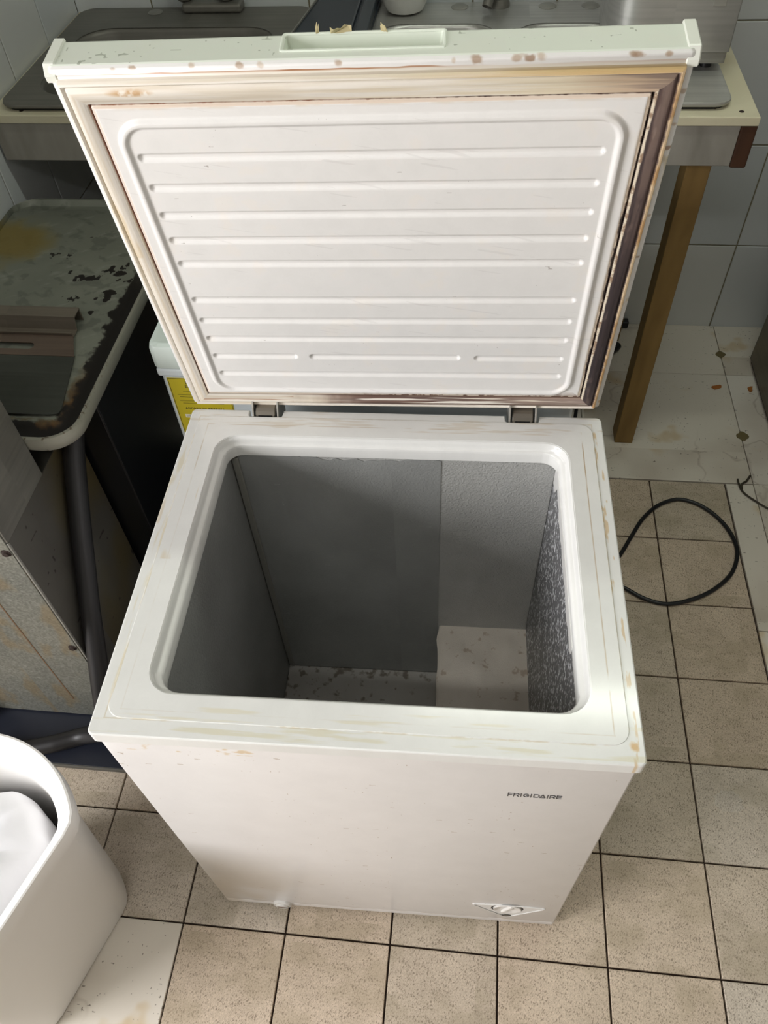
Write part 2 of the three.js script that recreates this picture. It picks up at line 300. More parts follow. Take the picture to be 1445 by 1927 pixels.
// ---- kitchen
const rangeTex = tex(1024, 1024, (a, b) => {                   // x -0.96..-0.52 , z -1.3..-0.48
  const x = -0.96 + a * 0.44, z = -1.3 + b * 0.82;
  const n = fbm(x * 12, z * 12, 5), s = fbm(x * 40 + z * 60, z * 24 - x * 14, 4), p = fbm(x * 46 + 4, z * 46 + 8, 4), q = fbm(x * 150, z * 150, 3);
  let c = mixc([138, 140, 128], [116, 119, 109], n); c = mixc(c, [158, 160, 150], sstep(0.62, 0.82, s) * 0.4); c = mixc(c, [74, 76, 70], sstep(0.58, 0.75, fbm(x * 30 - z * 44 + 9, z * 30 + x * 30, 4)) * 0.3);
  const ye = Math.hypot((x + 0.90) / 0.13, (z + 1.08) / 0.12); c = mixc(c, [134, 112, 48], sstep(1, 0.3, ye + (n - 0.5) * 1.1) * 0.75);
  const reg = sstep(0.17, 0.02, Math.abs(x + 0.66)) * sstep(0.2, 0.03, Math.abs(z + 0.95)); c = mixc(c, [28, 22, 20], sstep(0.715, 0.735, p * 0.82 + reg * 0.16) * sstep(0, 0.2, reg));
  // burnt channel along the right and front edges
  const ex = -0.54 - x, ez = z > -0.56 && x > -0.6 ? 0.06 - Math.hypot(x + 0.6, z + 0.56) : 1, ef = -0.50 - z;
  const e = x > -0.6 && z > -0.56 ? ez : Math.min(ex, ef);
  const wob = (p - 0.5) * 0.03 + (q - 0.5) * 0.006, burn = sstep(0.0105, 0.0125, e + (q - 0.5) * 0.002) * sstep(0.05, 0.043, e + wob) * sstep(-1.06, -0.93, z + wob * 2);
  c = mixc(c, [22, 17, 15], burn);
  const brown = sstep(0.036, 0.045, e + wob) * sstep(0.062, 0.05, e + wob) * sstep(-0.72, -0.6, z); c = mixc(c, mixc([120, 84, 40], [52, 36, 24], q), brown * 0.8 * sstep(0.35, 0.55, p));
  if (e < 0.0115) c = mixc([150, 148, 136], [84, 66, 52], sstep(0.62, 0.72, fbm(x * 230, z * 230, 2)) * sstep(-0.75, -0.58, z) * 0.7 * sstep(0.0015, 0.004, e));
  return c;
});
M.range = std({ map: rangeTex, roughness: 0.52, metalness: 0.25 });
const galv = tex(1024, 1024, (a, b) => {                        // 1 m square
  const n = fbm(a * 9, b * 9, 5), s = fbm(a * 120, b * 120, 3), t = fbm(a * 90 + b * 30, b * 16, 3);
  let c = mixc([136, 135, 124], [108, 110, 104], n); c = c.map((q) => q + (fbm(a * 330, b * 330, 2) - 0.5) * 50); c = mixc(c, [170, 169, 160], sstep(0.66, 0.82, s * 0.6 + t * 0.4) * 0.4);
  c = mixc(c, [140, 112, 70], sstep(0.6, 0.75, fbm(a * 20 + 5, b * 9, 4)) * 0.35); return c;
});
M.galv = std({ map: galv, roughness: 0.5, metalness: 0.4 });
M.rust = std({ color: 0x6b5138, roughness: 0.85 });
M.rustDark = std({ color: 0x2a1c15, roughness: 0.8 });
const greasy = tex(512, 512, (a, b) => { const n = fbm(a * 6, b * 6, 5), m = fbm(a * 3 + 9, b * 2, 4); let c = mixc([118, 116, 108], [88, 84, 78], n); c = mixc(c, [112, 96, 52], sstep(0.56, 0.75, m) * 0.6); if (noise(a * 70, b * 70) > 0.96) c = mixc(c, [30, 24, 20], 0.6); return c; });
M.greasy = std({ map: greasy, roughness: 0.45, metalness: 0.45 });
M.darkPanel = phys({ color: 0x17171a, roughness: 0.3, metalness: 0.3, clearcoat: 0.4, clearcoatRoughness: 0.25 });
M.navy = std({ color: 0x191d29, roughness: 0.45 });  // blue in this dark tone stands in for ambient reflection
M.navyEdge = std({ color: 0x55534c, roughness: 0.6 });
const wood = (c0, c1, seed) => tex(256, 1024, (a, b) => { const g = fbm(a * 26 + fbm(b * 3, a * 3 + seed, 3) * 5, b * 5 + seed, 4), k = fbm(a * 70, b * 9 + seed, 3); return mixc(c0, c1, clamp(g * 0.75 + k * 0.35)); });
M.legWood = std({ map: wood([164, 134, 80], [118, 92, 50], 3), roughness: 0.75 });
M.beamWood = std({ map: wood([88, 54, 28], [54, 30, 16], 13), roughness: 0.8 });
M.greyWood = std({ map: wood([172, 168, 160], [126, 122, 114], 23), roughness: 0.7 });
const creamTex = tex(512, 512, (a, b) => { const n = fbm(a * 8, b * 8, 5), m = fbm(a * 3 + 2, b * 3, 4); let c = mixc([218, 212, 186], [200, 192, 164], n); c = mixc(c, [164, 142, 104], sstep(0.6, 0.8, m) * 0.5); return c; });
M.cream = std({ map: creamTex, roughness: 0.5 });
M.binWhite = phys({ color: 0xf0eeea, roughness: 0.38, clearcoat: 0.2, clearcoatRoughness: 0.4 });
M.bag = phys({ color: 0xeeeef2, roughness: 0.45, sheen: 0.2, sheenRoughness: 0.5 });
M.paper = std({ color: 0xb9ab84, roughness: 0.9 });
M.peel = std({ color: 0xa8682a, roughness: 0.6 });
M.wire = std({ color: 0x3a3326, roughness: 0.7 });
M.bluewhite = phys({ color: 0xd2dade, roughness: 0.3, clearcoat: 0.3, clearcoatRoughness: 0.2 });

// ------------------------------------------------------------------ the room
const floor = structure('floor', merge([box(-1.1, 1.6, -0.06, -0.008, -1.95, 2.5, 0.001), box(-2.5, -1.1, -0.06, -0.008, -0.3, 2.5, 0.001)]), M.grout);
{
  const R = rng(11);
  const tileG = (w, d, k, patch) => { const x0 = -w / 2, g = loft([lvl([[w / 2, d / 2], [-w / 2, d / 2], [-w / 2, -d / 2], [w / 2, -d / 2]], -0.0079), lvl([[w / 2, d / 2], [-w / 2, d / 2], [-w / 2, -d / 2], [w / 2, -d / 2]], -0.001), lvl([[w / 2 - 0.001, d / 2 - 0.001], [-w / 2 + 0.001, d / 2 - 0.001], [-w / 2 + 0.001, -d / 2 + 0.001], [w / 2 - 0.001, -d / 2 + 0.001]], 0)], { capEnd: true, crease: 0.3 }); return mapUV(g, (x, y, z) => [(x + z * 0.02) / patch + k * 0.37, z / patch + k * 0.61]); };
  const P = 0.2, variants = [0, 1, 2, 3, 4, 5].map((k) => tileG(P - 0.0036, P - 0.0036, k, 0.4));
  const put = (x0, z0) => { const t = mesh('floor_tile', variants[Math.floor(R() * 6)], M.granite[Math.floor(R() * 4)], floor); t.position.set(x0 + P / 2, (R() - 0.5) * 0.0006, z0 + P / 2); };
  for (let j = -6; j < 3; j++) for (let i = -7; i < 2; i++) { if (j >= 0 && i < -4) continue; put(0.41 + i * P, 0.048 + j * P); }
  let k = 0;
  const slab = (x0, x1, z0, z1) => { const g = tileG(x1 - x0 - 0.002, z1 - z0 - 0.002, ++k * 1.3, 1.0); const t = mesh('marble_tile', g, M.marble[k % 2], floor); t.position.set((x0 + x1) / 2, 0, (z0 + z1) / 2); };
  slab(0.8125, 0.886, -1.1525, -0.69); slab(0.8125, 0.886, -0.69, -0.245); slab(0.8125, 0.886, -0.245, 0.2); slab(0.8125, 0.886, 0.2, 0.645);
  for (const [z0, z1] of [[-1.84, -1.6], [-1.6, -1.154], [-1.154, -0.69], [-0.69, -0.245], [-0.245, 0.2], [0.2, 0.645]]) slab(0.886, 1.331, z0, z1);
  for (const [z0, z1] of [[-1.84, -1.6], [-1.6, -1.154]]) { slab(0.441, 0.886, z0, z1); slab(-0.004, 0.441, z0, z1); slab(-0.449, -0.004, z0, z1); slab(-0.894, -0.449, z0, z1); }
  slab(-0.6895, -0.3905, 0.0485, 0.648); slab(-0.99, -0.6895, 0.0485, 0.648);
  // plain floor behind the camera
  mesh('bare_floor', merge([box(-1.05, 1.5, -0.008, -0.0002, 0.652, 2.4, 0.0005), box(-2.4, -1.05, -0.008, -0.0002, -0.3, 2.4, 0.0005)]), std({ color: 0xbfb2a0, roughness: 0.7 }), floor);
  // two broken holes on the long joint
  const hole = (x, z, s, seed) => { const r = rng(seed), pts = []; for (let i = 0; i < 14; i++) { const a = i / 14 * Math.PI * 2, q = s * (0.72 + 0.28 * Math.abs(Math.cos(2 * a)) + (r() - 0.5) * 0.18); pts.push([x + q * Math.cos(a), z + q * 1.05 * Math.sin(a)]); } mesh('patched_hole', plate(pts, [], -0.002, 0.0012, 0.0004), std({ color: 0x6d6140, roughness: 0.9 }), floor, 'muddy brown patch over a broken tile corner'); };
  hole(0.886, -1.696, 0.0165, 3); hole(0.89, -1.337, 0.019, 8);
}
const wallTileG = (w, h) => { const q = (a, b, z) => [[a, b, z], [-a, b, z], [-a, -b, z], [a, -b, z]].map(([x, y, zz]) => [x, y, zz]); const a = w / 2, b = h / 2; return loft([q(a, b, 0), q(a, b, 0.0018), q(a - 0.0014, b - 0.0014, 0.003)].map((r) => r.slice().reverse()), { capEnd: true, crease: 0.7 }); };
function tiledWall(group, ox, ux, cols, rows) {               // tiles 0.2025 x 0.3, on the wall's own plane
  const g = wallTileG(0.1986, 0.2975), r = rng(cols.length * 7 + 1);
  for (const c of cols) for (const k of rows) { const t = mesh('wall_tile', g, M.wallTile[Math.floor(r() * 3)], group); ux(t, c, 0.2915 - 0.15 + 0.3015 * k); }
}
const wallBack = structure('wall_back', box(-1.05, 1.6, -0.05, 2.75, -1.96, -1.843, 0.001), M.wallGrout);
tiledWall(wallBack, 0, (t, c, y) => { t.position.set(0.875 + 0.2025 * (c - 0.5), y, -1.843); }, [-8, -7, -6, -5, -4, -3, -2, -1, 0, 1, 2, 3], [0, 1, 2, 3, 4]);
const wallLeft = structure('wall_left', box(-1.07, -0.948, -0.05, 2.75, -1.96, -0.3, 0.001), M.wallGrout);
tiledWall(wallLeft, 0, (t, c, y) => { t.rotation.y = Math.PI / 2; t.position.set(-0.948, y, -1.638 + 0.2025 * (c - 0.5)); }, [0, 1, 2, 3, 4, 5, 6], [0, 1, 2, 3, 4]);
structure('wall_corner', box(-2.5, -1.0705, -0.05, 2.75, -0.42, -0.3, 0.001), M.plaster);
const wallFar = structure('wall_far_left', null);
{
  const W = WINDOW, X = W.x;
  mesh('wall_panel', merge([box(X - 0.12, X, -0.05, 2.75, -0.3, W.z0, 0.001), box(X - 0.12, X, -0.05, W.y0, W.z0, W.z1, 0.001), box(X - 0.12, X, W.y1, 2.75, W.z0, W.z1, 0.001), box(X - 0.12, X, -0.05, 2.75, W.z1, 2.5, 0.001)]), M.plaster, wallFar);
  const win = structure('window_1', null); win.position.set(X - 0.06, W.y0, (W.z0 + W.z1) / 2);
  const hw = (W.z1 - W.z0) / 2, hh = W.y1 - W.y0;
  mesh('window_frame', merge([box(-0.02, 0.02, 0, 0.04, -hw, hw), box(-0.02, 0.02, hh - 0.04, hh, -hw, hw), box(-0.02, 0.02, 0.04, hh - 0.04, -hw, -hw + 0.04), box(-0.02, 0.02, 0.04, hh - 0.04, hw - 0.04, hw), box(-0.02, 0.02, 0.04, hh - 0.04, -0.02, 0.02)]), M.white, win);
  const paneM = std({ color: 0xffffff, emissive: W.color, emissiveIntensity: 3 });
  for (const s of [-1, 1]) mesh('pane', box(-0.004, 0.004, 0.04, hh - 0.04, s > 0 ? 0.02 : -hw + 0.04, s > 0 ? hw - 0.04 : -0.02, 0.0005), paneM, win);
  const l = new THREE.RectAreaLight(W.color, W.power, W.z1 - W.z0 - 0.08, hh - 0.08);
  l.position.set(X + 0.005, (W.y0 + W.y1) / 2, (W.z0 + W.z1) / 2); scene.add(l); l.lookAt(2, (W.y0 + W.y1) / 2, (W.z0 + W.z1) / 2);
}
structure('wall_right', box(1.5, 1.6, -0.05, 2.75, -1.96, 2.5, 0.001), M.plaster);
structure('wall_front', box(-2.52, 1.6, -0.05, 2.75, 2.4, 2.5, 0.001), M.plaster);
structure('ceiling', box(-2.52, 1.6, 2.65, 2.75, -1.96, 2.5, 0.001), M.plaster);
{
  for (const Q of TUBES) {
  const T = { ...Q, y: 2.56, len: 1.2, w: 0.09 }, lamp = thing('ceiling_light', T.label, 'light', [T.x, T.y, T.z]);
  mesh('housing', box(-T.len / 2, T.len / 2, 0.03, 0.09, -0.06, 0.06, 0.006), M.white, lamp);
  const tg = new THREE.CylinderGeometry(0.013, 0.013, T.len - 0.04, 16); tg.rotateZ(Math.PI / 2);
  const tm = std({ color: 0xffffff, emissive: T.color, emissiveIntensity: 8 });
  for (const s of [-1, 1]) { const t = mesh('tube', tg, tm, lamp); t.position.set(0, 0.014, s * 0.03); }
  const l = new THREE.RectAreaLight(T.color, T.power, T.len, T.w); l.position.set(T.x, T.y - 0.003, T.z); scene.add(l); l.lookAt(T.x, 0, T.z - 0.0001);
  }
}

// ------------------------------------------------------------------ the chest freezer, local frame: front edge z = 0, back z = -0.5422
const FW = 0.31767, FD = 0.54223, FH = 0.8043, FC = -FD / 2, FT = 0.02373;
const freezer = thing('chest_freezer', 'white chest freezer with its lid propped open in the middle of the kitchen', 'freezer', [0, 0, 0], FT);
{
  const ring = (i, r) => rr(FW - i, FD / 2 - i, r, 0, FC, 5);
  let g = loft([lvl(ring(0.004, 0.007), 0.012), lvl(ring(0.004, 0.007), 0.0295), lvl(ring(0.0048, 0.007), 0.0302), lvl(ring(0.0048, 0.007), 0.0315), lvl(ring(0.004, 0.007), 0.0322), lvl(ring(0.004, 0.007), FH - 0.0225)], { capStart: true, crease: 0.9 });
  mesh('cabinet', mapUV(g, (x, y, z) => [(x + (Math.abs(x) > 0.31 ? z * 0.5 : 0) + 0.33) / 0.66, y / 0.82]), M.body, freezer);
  for (const [x, z] of [[-0.26, -0.05], [0.26, -0.05], [-0.26, -0.49], [0.26, -0.49]]) mesh('foot', lathe([[0, 0], [0.016, 0], [0.018, 0.002], [0.014, 0.0125], [0, 0.0125]], x, 0, z, 16), M.rubber, freezer);
  // collar: flat frame with two hinge notches, a raised land, and the stepped mouth
  const outer = (i) => { const b = -FD + i, n = b + 0.0135, pts = rr(FW - i, FD / 2 - i, 0.008, 0, FC, 5); const back = [[-0.2255, b], [-0.2245, n - 0.002], [-0.2225, n], [-0.174, n], [-0.1725, n - 0.002], [-0.1715, b], [0.1725, b], [0.1735, n - 0.002], [0.1755, n], [0.222, n], [0.2235, n - 0.002], [0.2245, b]];
    const out = []; pts.forEach((p, k) => { out.push(p); if (k === 17) out.push(...back); }); return out; };
  const mouth = rr(0.2655, 0.2165, 0.036, 0, -0.2705, 6);
  const flat = plate(outer(0), [mouth], FH - 0.0225, FH - 0.0004, 0.002);
  const landOut = [...rr(0.302, 0.252, 0.02, 0, -0.274, 6)];
  const land = plate(landOut, [mouth], FH - 0.004, FH + 0.0006, 0.0006);
  const mo = (hx, hz, r, y) => lvl(rr(hx, hz, r, 0, -0.2705 + (hz - 0.2165) * 0.02, 8), y);
  const throat = loft([mo(0.2672, 0.2182, 0.038, FH + 0.0005), mo(0.2655, 0.2165, 0.036, FH + 0.0004), mo(0.2635, 0.2145, 0.034, FH - 0.0015), mo(0.2618, 0.2128, 0.033, FH - 0.006), mo(0.2605, 0.2118, 0.032, FH - 0.0105), mo(0.2585, 0.2105, 0.03, FH - 0.0128), mo(0.2562, 0.2086, 0.029, FH - 0.0135), mo(0.2535, 0.2068, 0.027, FH - 0.0145), mo(0.2518, 0.206, 0.025, FH - 0.0175), mo(0.2512, 0.2058, 0.024, FH - 0.022), mo(0.2512, 0.2058, 0.024, FH - 0.034), mo(0.255, 0.2095, 0.026, FH - 0.034)], { crease: 0.9 });
  mesh('rim_collar', mapUV(merge([flat, land, throat]), rimUV), M.rim, freezer, 'white moulded collar with brown dirt lines');
  // liner
  const X = 0.2525, ZB = -0.4805, ZF = -0.0585, YF = 0.077, YS = 0.277, YT = FH - 0.03, XS = 0.0785;
  const wall = (a, b, c, d, nu = 1) => { const p = [...a, ...b, ...c, ...a, ...c, ...d]; const q = new THREE.BufferGeometry(); q.setAttribute('position', new THREE.Float32BufferAttribute(p, 3)); q.computeVertexNormals(); return boxUV(q); };
  mesh('liner_wall', box(-X - 0.003, -X, YF, YT, ZB, ZF, 0.001), M.liner, freezer, 'dark grey metal left liner wall');
  mesh('liner_wall', box(X, X + 0.003, YF, YT, ZB, ZF, 0.001), M.frost, freezer, 'right liner wall sparkling with frost');
  mesh('liner_wall', box(-X, X, YF, YT, ZF, ZF + 0.003, 0.001), M.liner, freezer, 'front liner wall');
  mesh('liner_wall', box(-X, X, YF, YT, ZB - 0.003, ZB, 0.001), M.linerLight, freezer, 'embossed back liner wall');
  // loose dark sheet over the left part of the back wall, with a ragged upper edge
  const r = rng(21), top = []; for (let i = 0; i <= 30; i++) top.push([-X + 0.004 + (XS - 0.001 + X - 0.004) * i / 30, YT - 0.006 + (r() - 0.5) * 0.007 - 0.006 * Math.sin(i / 30 * 3) * (i > 12 ? 1 : 0.2)]);
  const sh = new THREE.ExtrudeGeometry(shapeOf([[-X + 0.004, YF + 0.004], [XS - 0.001, YF + 0.004], ...top.reverse()]), { depth: 0.0015, bevelEnabled: false }); sh.translate(0, 0, ZB);
  mesh('liner_sheet', boxUV(sh), M.liner, freezer, 'dark grey metal sheet lining the back');
  const strip = box(-X + 0.001, -X + 0.0125, YF + 0.005, YT - 0.012, ZB + 0.0005, ZB + 0.005, 0.002); mesh('sealant_bead', strip, std({ color: 0x8b8a83, roughness: 0.7 }), freezer, 'pale sealant bead in the corner');
  mesh('liner_floor', mapUV(box(-X, XS, YF - 0.003, YF, ZB, ZF, 0.001), (x, y, z) => [(x + X) / 0.42, (z - ZB) / 0.42]), M.linerFloor, freezer, 'white spotted freezer bottom');
  // step over the compressor: slightly dented top
  { const n = 40, px = [], id = []; const W2 = X - XS, D2 = ZF - ZB;
    for (let j = 0; j <= n; j++) for (let i = 0; i <= n; i++) { const a = i / n, b = j / n, x = XS + a * W2, z = ZB + b * D2; const e = Math.min(a * W2, b * D2, (1 - a) * W2); const dent = Math.exp(-(((a - 0.5) / 0.12) ** 2 + ((b - 0.28) / 0.05) ** 2)) * 0.0035 + Math.exp(-(((a - 0.42) / 0.2) ** 2 + ((b - 0.36) / 0.06) ** 2)) * -0.003; px.push(x + (i === 0 ? (noise(b * 14, 3) - 0.5) * 0.006 : 0), YS + (fbm(a * 5 + 2, b * 10, 3) - 0.5) * 0.012 * sstep(0, 0.03, e) + dent - (i === 0 ? 0.003 : 0), z); }
    for (let j = 0; j < n; j++) for (let i = 0; i < n; i++) { const q = j * (n + 1) + i; id.push(q, q + n + 1, q + 1, q + 1, q + n + 1, q + n + 2); }
    let s = new THREE.BufferGeometry(); s.setAttribute('position', new THREE.Float32BufferAttribute(px, 3)); s.setIndex(id); s.computeVertexNormals(); s = s.toNonIndexed();
    s = mapUV(s, (x, y, z) => [(x - XS) / 0.3, (z - ZB) / 0.3]);
    mesh('compressor_step', merge([s, mapUV(box(XS + 0.001, XS + 0.004, YF, YS - 0.002, ZB, ZF, 0.001), (x, y, z) => [z / 0.3, y / 0.3])]), M.step, freezer, 'raised white step with dented top'); }
  // strip of torn frosty film along the right edge of the mouth
  { const pts = [], r2 = rng(4); for (let i = 0; i <= 24; i++) pts.push([-0.47 + i * 0.013, 0.006 + r2() * 0.006 + (i < 3 ? 0.012 : 0)]); const prof = [[-0.47, YT + 0.004], ...pts.map(([z, d]) => [z, YT + 0.001 - d * 1.8]).reverse().reverse(), [pts[24][0], YT + 0.004]];
    const gg = new THREE.ExtrudeGeometry(shapeOf(prof.map(([z, y]) => [-z, y])), { depth: 0.001, bevelEnabled: false }); gg.rotateY(Math.PI / 2); gg.translate(X - 0.0022, 0, 0); mesh('liner_trim', boxUV(gg), M.white, freezer, 'ragged white film along the mouth'); }
  // hinges
  for (const hx of [-0.1985, 0.199]) {
    const h = mesh('hinge', merge([prismX([[-0.5285, FH - 0.03], [-0.5285, FH + 0.002], [-0.5315, FH + 0.007], [-0.537, FH + 0.0095], [-0.549, FH + 0.0115], [-0.556, FH + 0.018], [-0.572, FH + 0.02], [-0.572, FH - 0.03]], hx - 0.0155, hx + 0.0155, 0.0015)]), M.hinge, freezer, 'worn metal lid hinge');
    for (const s of [-1, 1]) mesh('hinge_plate', prismX([[-0.5288, FH - 0.03], [-0.5288, FH - 0.001], [-0.534, FH + 0.012], [-0.5405, FH + 0.022], [-0.56, FH + 0.026], [-0.575, FH + 0.02], [-0.575, FH - 0.03]], hx + s * 0.0195 - 0.0013, hx + s * 0.0195 + 0.0013, 0.0004), M.hingeSide, h);
    mesh('hinge_slot', prismX([[-0.5282, FH - 0.02], [-0.5282, FH + 0.0015], [-0.5305, FH + 0.0015], [-0.5305, FH - 0.02]], hx - 0.0115, hx + 0.0115, 0.0006), M.hingeDark, h);
  }
  // brand lettering, drawn as thin printed strokes
  { const H = 0.0108, th = 0.00115, L = [];
    const arc = (cx, cy, rx, ry, a0, a1, n = 10) => { const p = []; for (let i = 0; i <= n; i++) { const a = (a0 + (a1 - a0) * i / n) * Math.PI / 180; p.push([cx + rx * Math.cos(a), cy + ry * Math.sin(a)]); } return p; };
    const glyph = { F: [[[0, 0], [0, 1]], [[0, 0.93], [1, 0.93]], [[0, 0.5], [0.86, 0.5]]], I: [[[0, 0], [0, 1]]], E: [[[0, 0], [0, 1]], [[0, 0.93], [1, 0.93]], [[0, 0.5], [0.92, 0.5]], [[0, 0.07], [1, 0.07]]],
      R: [[[0, 0], [0, 1]], [[0, 0.93], [0.7, 0.93], ...arc(0.72, 0.68, 0.26, 0.25, 80, -80, 8), [0, 0.43]], [[0.55, 0.43], [0.95, 0]]], D: [[[0, 0.07], [0, 0.93], [0.5, 0.93], ...arc(0.5, 0.5, 0.48, 0.43, 85, -85, 10), [0, 0.07]]],
      A: [[[0, 0.05], [0.5, 0.97], [1, 0.05], [0, 0.05]]], G: [[...arc(0.5, 0.5, 0.48, 0.43, 40, 330, 16), [0.94, 0.45], [0.56, 0.45]]] };
    const x0 = 0.1755, k = 0.065 / 1120;
    for (const [ch, c, w] of [['F', 220, 95], ['R', 345, 105], ['I', 440, 0], ['G', 550, 112], ['I', 650, 0], ['D', 765, 112], ['A', 893, 108], ['I', 995, 0], ['R', 1100, 105], ['E', 1237, 95]])
      for (const line of glyph[ch]) for (let i = 0; i + 1 < line.length; i++) {
        const [a, b] = [line[i], line[i + 1]].map(([x, y]) => [x0 + (c - 165 - w / 2 + x * w) * k, 0.6775 + y * H]); const d = Math.hypot(b[0] - a[0], b[1] - a[1]); if (d < 1e-6) continue;
        const q = new THREE.BoxGeometry(d + th * 0.5, th, 0.0006); q.rotateZ(Math.atan2(b[1] - a[1], b[0] - a[0])); q.translate((a[0] + b[0]) / 2, (a[1] + b[1]) / 2, -0.0038); L.push(q);
      }
    mesh('brand_lettering', merge(L), M.letter, freezer, 'dark grey spaced capital lettering'); }
  // thermostat plate
  { const tri = (s) => { const P = [[0.152, 0.131], [0.289, 0.131], [0.2215, 0.05]], c = [0.2205, 0.104], out = []; const rad = [0.007, 0.007, 0.011];
      for (let i = 0; i < 3; i++) { const p = P[i], a = P[(i + 2) % 3], b = P[(i + 1) % 3]; const ua = Math.atan2(a[1] - p[1], a[0] - p[0]), ub = Math.atan2(b[1] - p[1], b[0] - p[0]); const R = rad[i] * (i < 2 ? 1.6 : 1.3); const s1 = [p[0] + R * Math.cos(ua), p[1] + R * Math.sin(ua)], s2 = [p[0] + R * Math.cos(ub), p[1] + R * Math.sin(ub)]; for (let t = 0; t <= 6; t++) { const q = t / 6; out.push([(1 - q) ** 2 * s1[0] + 2 * q * (1 - q) * p[0] + q * q * s2[0], (1 - q) ** 2 * s1[1] + 2 * q * (1 - q) * p[1] + q * q * s2[1]]); }
        if (i === 0) for (let t = 1; t < 8; t++) { const q = t / 8; out.push([P[0][0] + 0.012 + (P[1][0] - P[0][0] - 0.024) * q, 0.131 + 0.006 * Math.sin(Math.PI * q)]); } }
      return out.map(([x, y]) => [c[0] + (x - c[0]) * s, c[1] + (y - c[1]) * s]); };
    const ex = (pts, holes, d, z, b = 0.0008) => { const s = shapeOf(pts); holes.forEach((h) => s.holes.push(pathOf(h))); const q = new THREE.ExtrudeGeometry(s, { depth: d, bevelEnabled: true, bevelThickness: b, bevelSize: b, bevelOffset: -b, bevelSegments: 2 }); q.translate(0, 0, z); return boxUV(q); };
    const circ = (cx, cy, rx, ry = rx, n = 32) => [...Array(n)].map((_, i) => [cx + rx * Math.cos(i / n * 6.28318), cy + ry * Math.sin(i / n * 6.28318)]);
    const pl = mesh('control_plate', merge([ex(tri(1), [tri(0.955)], 0.002, -0.005), ex(tri(0.955), [circ(0.219, 0.112, 0.0285)], 0.001, -0.005)]), M.white, freezer, 'rounded triangular thermostat plate');
    mesh('dial_well', ex(circ(0.219, 0.112, 0.0285), [circ(0.219, 0.112, 0.0255)], 0.0008, -0.0046, 0.0003), std({ color: 0x3b3a38, roughness: 0.6 }), pl);
    const kn = mesh('control_knob', lathe([[0, -0.001], [0.018, 0.0005], [0.0235, 0.0028], [0.0248, 0.002], [0.0252, -0.002], [0, -0.002]], 0, 0, 0, 32), std({ color: 0xdedbd6, roughness: 0.35 }), pl, 'round dial with a raised grip'); kn.geometry.rotateX(Math.PI / 2); kn.geometry.translate(0.219, 0.112, -0.004);
    kn.geometry = merge([kn.geometry, (() => { const q = new RoundedBoxGeometry(0.0075, 0.044, 0.006, 2, 0.0025); q.rotateZ(-0.35); q.translate(0.219, 0.112, -0.0028); return boxUV(q); })()]);
    mesh('indicator_lamp', ex(circ(0.2205, 0.0655, 0.0085, 0.0062, 20), [], 0.001, -0.0038, 0.0004), std({ color: 0x23282a, roughness: 0.25 }), pl, 'small dark oval indicator window'); }
  // drain plug
  { const dp = mesh('drain_plug', lathe([[0, 0.008], [0.011, 0.008], [0.0125, 0.0055], [0.0165, 0.005], [0.018, 0.003], [0.018, -0.001], [0, -0.001]], 0, 0, 0, 28), M.white, freezer, 'round white drain plug'); dp.geometry.rotateX(Math.PI / 2); dp.geometry.translate(-0.2, 0.0255, -0.004);
    mesh('plug_slot', box(-0.2095, -0.1905, 0.0245, 0.0272, 0.003, 0.0046, 0.0008), M.rust, dp); }

  // ---------------- lid (own frame: u along the hinge, v from hinge to front edge, w out of the inner face)
  const T = 0.0472, L = 0.5364, G = 0.3157, VS = -0.0062;
  const lq = new THREE.Matrix4().set(0.99993620, -0.01076022, 0.00343851, 0, 0.01117751, 0.98649400, -0.16341556, 0, -0.00163368, 0.16344357, 0.98655133, 0, 0, 0, 0, 1);
  const cross = (i) => rr(G - i, T / 2 - i, 0.005, 0, -T / 2, 4);                         // [u, w]
  const at = (ring, v) => ring.map(([u, w]) => [u, v, w]);
  const tubeG = loft([at(cross(0.003), VS), at(cross(0), VS + 0.003), at(cross(0), L - 0.0055), at(cross(0.0009), L - 0.0028), at(cross(0.0026), L - 0.0007), at(cross(0.0048), L)], { capStart: true, crease: 0.9 });
  const face = loft([at(cross(0.0048), L), at(rr(0.0776, 0.0114, 0.0004, 0.00125, -0.031, 4), L)], { crease: 0.1 });
  const lid = mesh('lid', mapUV(merge([tubeG, face]), lidUV), M.lid, freezer, 'white lid standing open, seen from its stained inner side');
  lid.quaternion.setFromRotationMatrix(lq); lid.position.set(-0.001842, 0.816759, -0.550958);
  // moulded inner panel as a height field
  { const ribs = []; [[0.4375], [0.399], [0.361], [0.324], [0.287], [0.225], [0.1865], [0.1505], [0.0755]].forEach(([v]) => ribs.push([-0.251, 0.247, v])); ribs.push([-0.251, -0.129, 0.114], [-0.11, 0.103, 0.1135], [0.124, 0.246, 0.1125]);
    const PU = 0.2828, P0 = 0.0252, P1 = 0.4988, us = [], vs = [];
    const dense = [-0.251, -0.129, -0.11, 0.103, 0.124, 0.247];
    for (let u = -PU; u < PU;) { us.push(u); u += Math.abs(u) > 0.236 ? 0.0011 : dense.some((d) => Math.abs(u - d) < 0.009) ? 0.0011 : 0.007; } us.push(PU);
    for (let v = P0; v < P1; v += 0.00085) vs.push(v); vs.push(P1);
    const sdf = (u, v, hx, v0, v1, r) => { const cx = Math.abs(u) - hx + r, cy = Math.abs(v - (v0 + v1) / 2) - (v1 - v0) / 2 + r; return Math.hypot(Math.max(cx, 0), Math.max(cy, 0)) + Math.min(Math.max(cx, cy), 0) - r; };
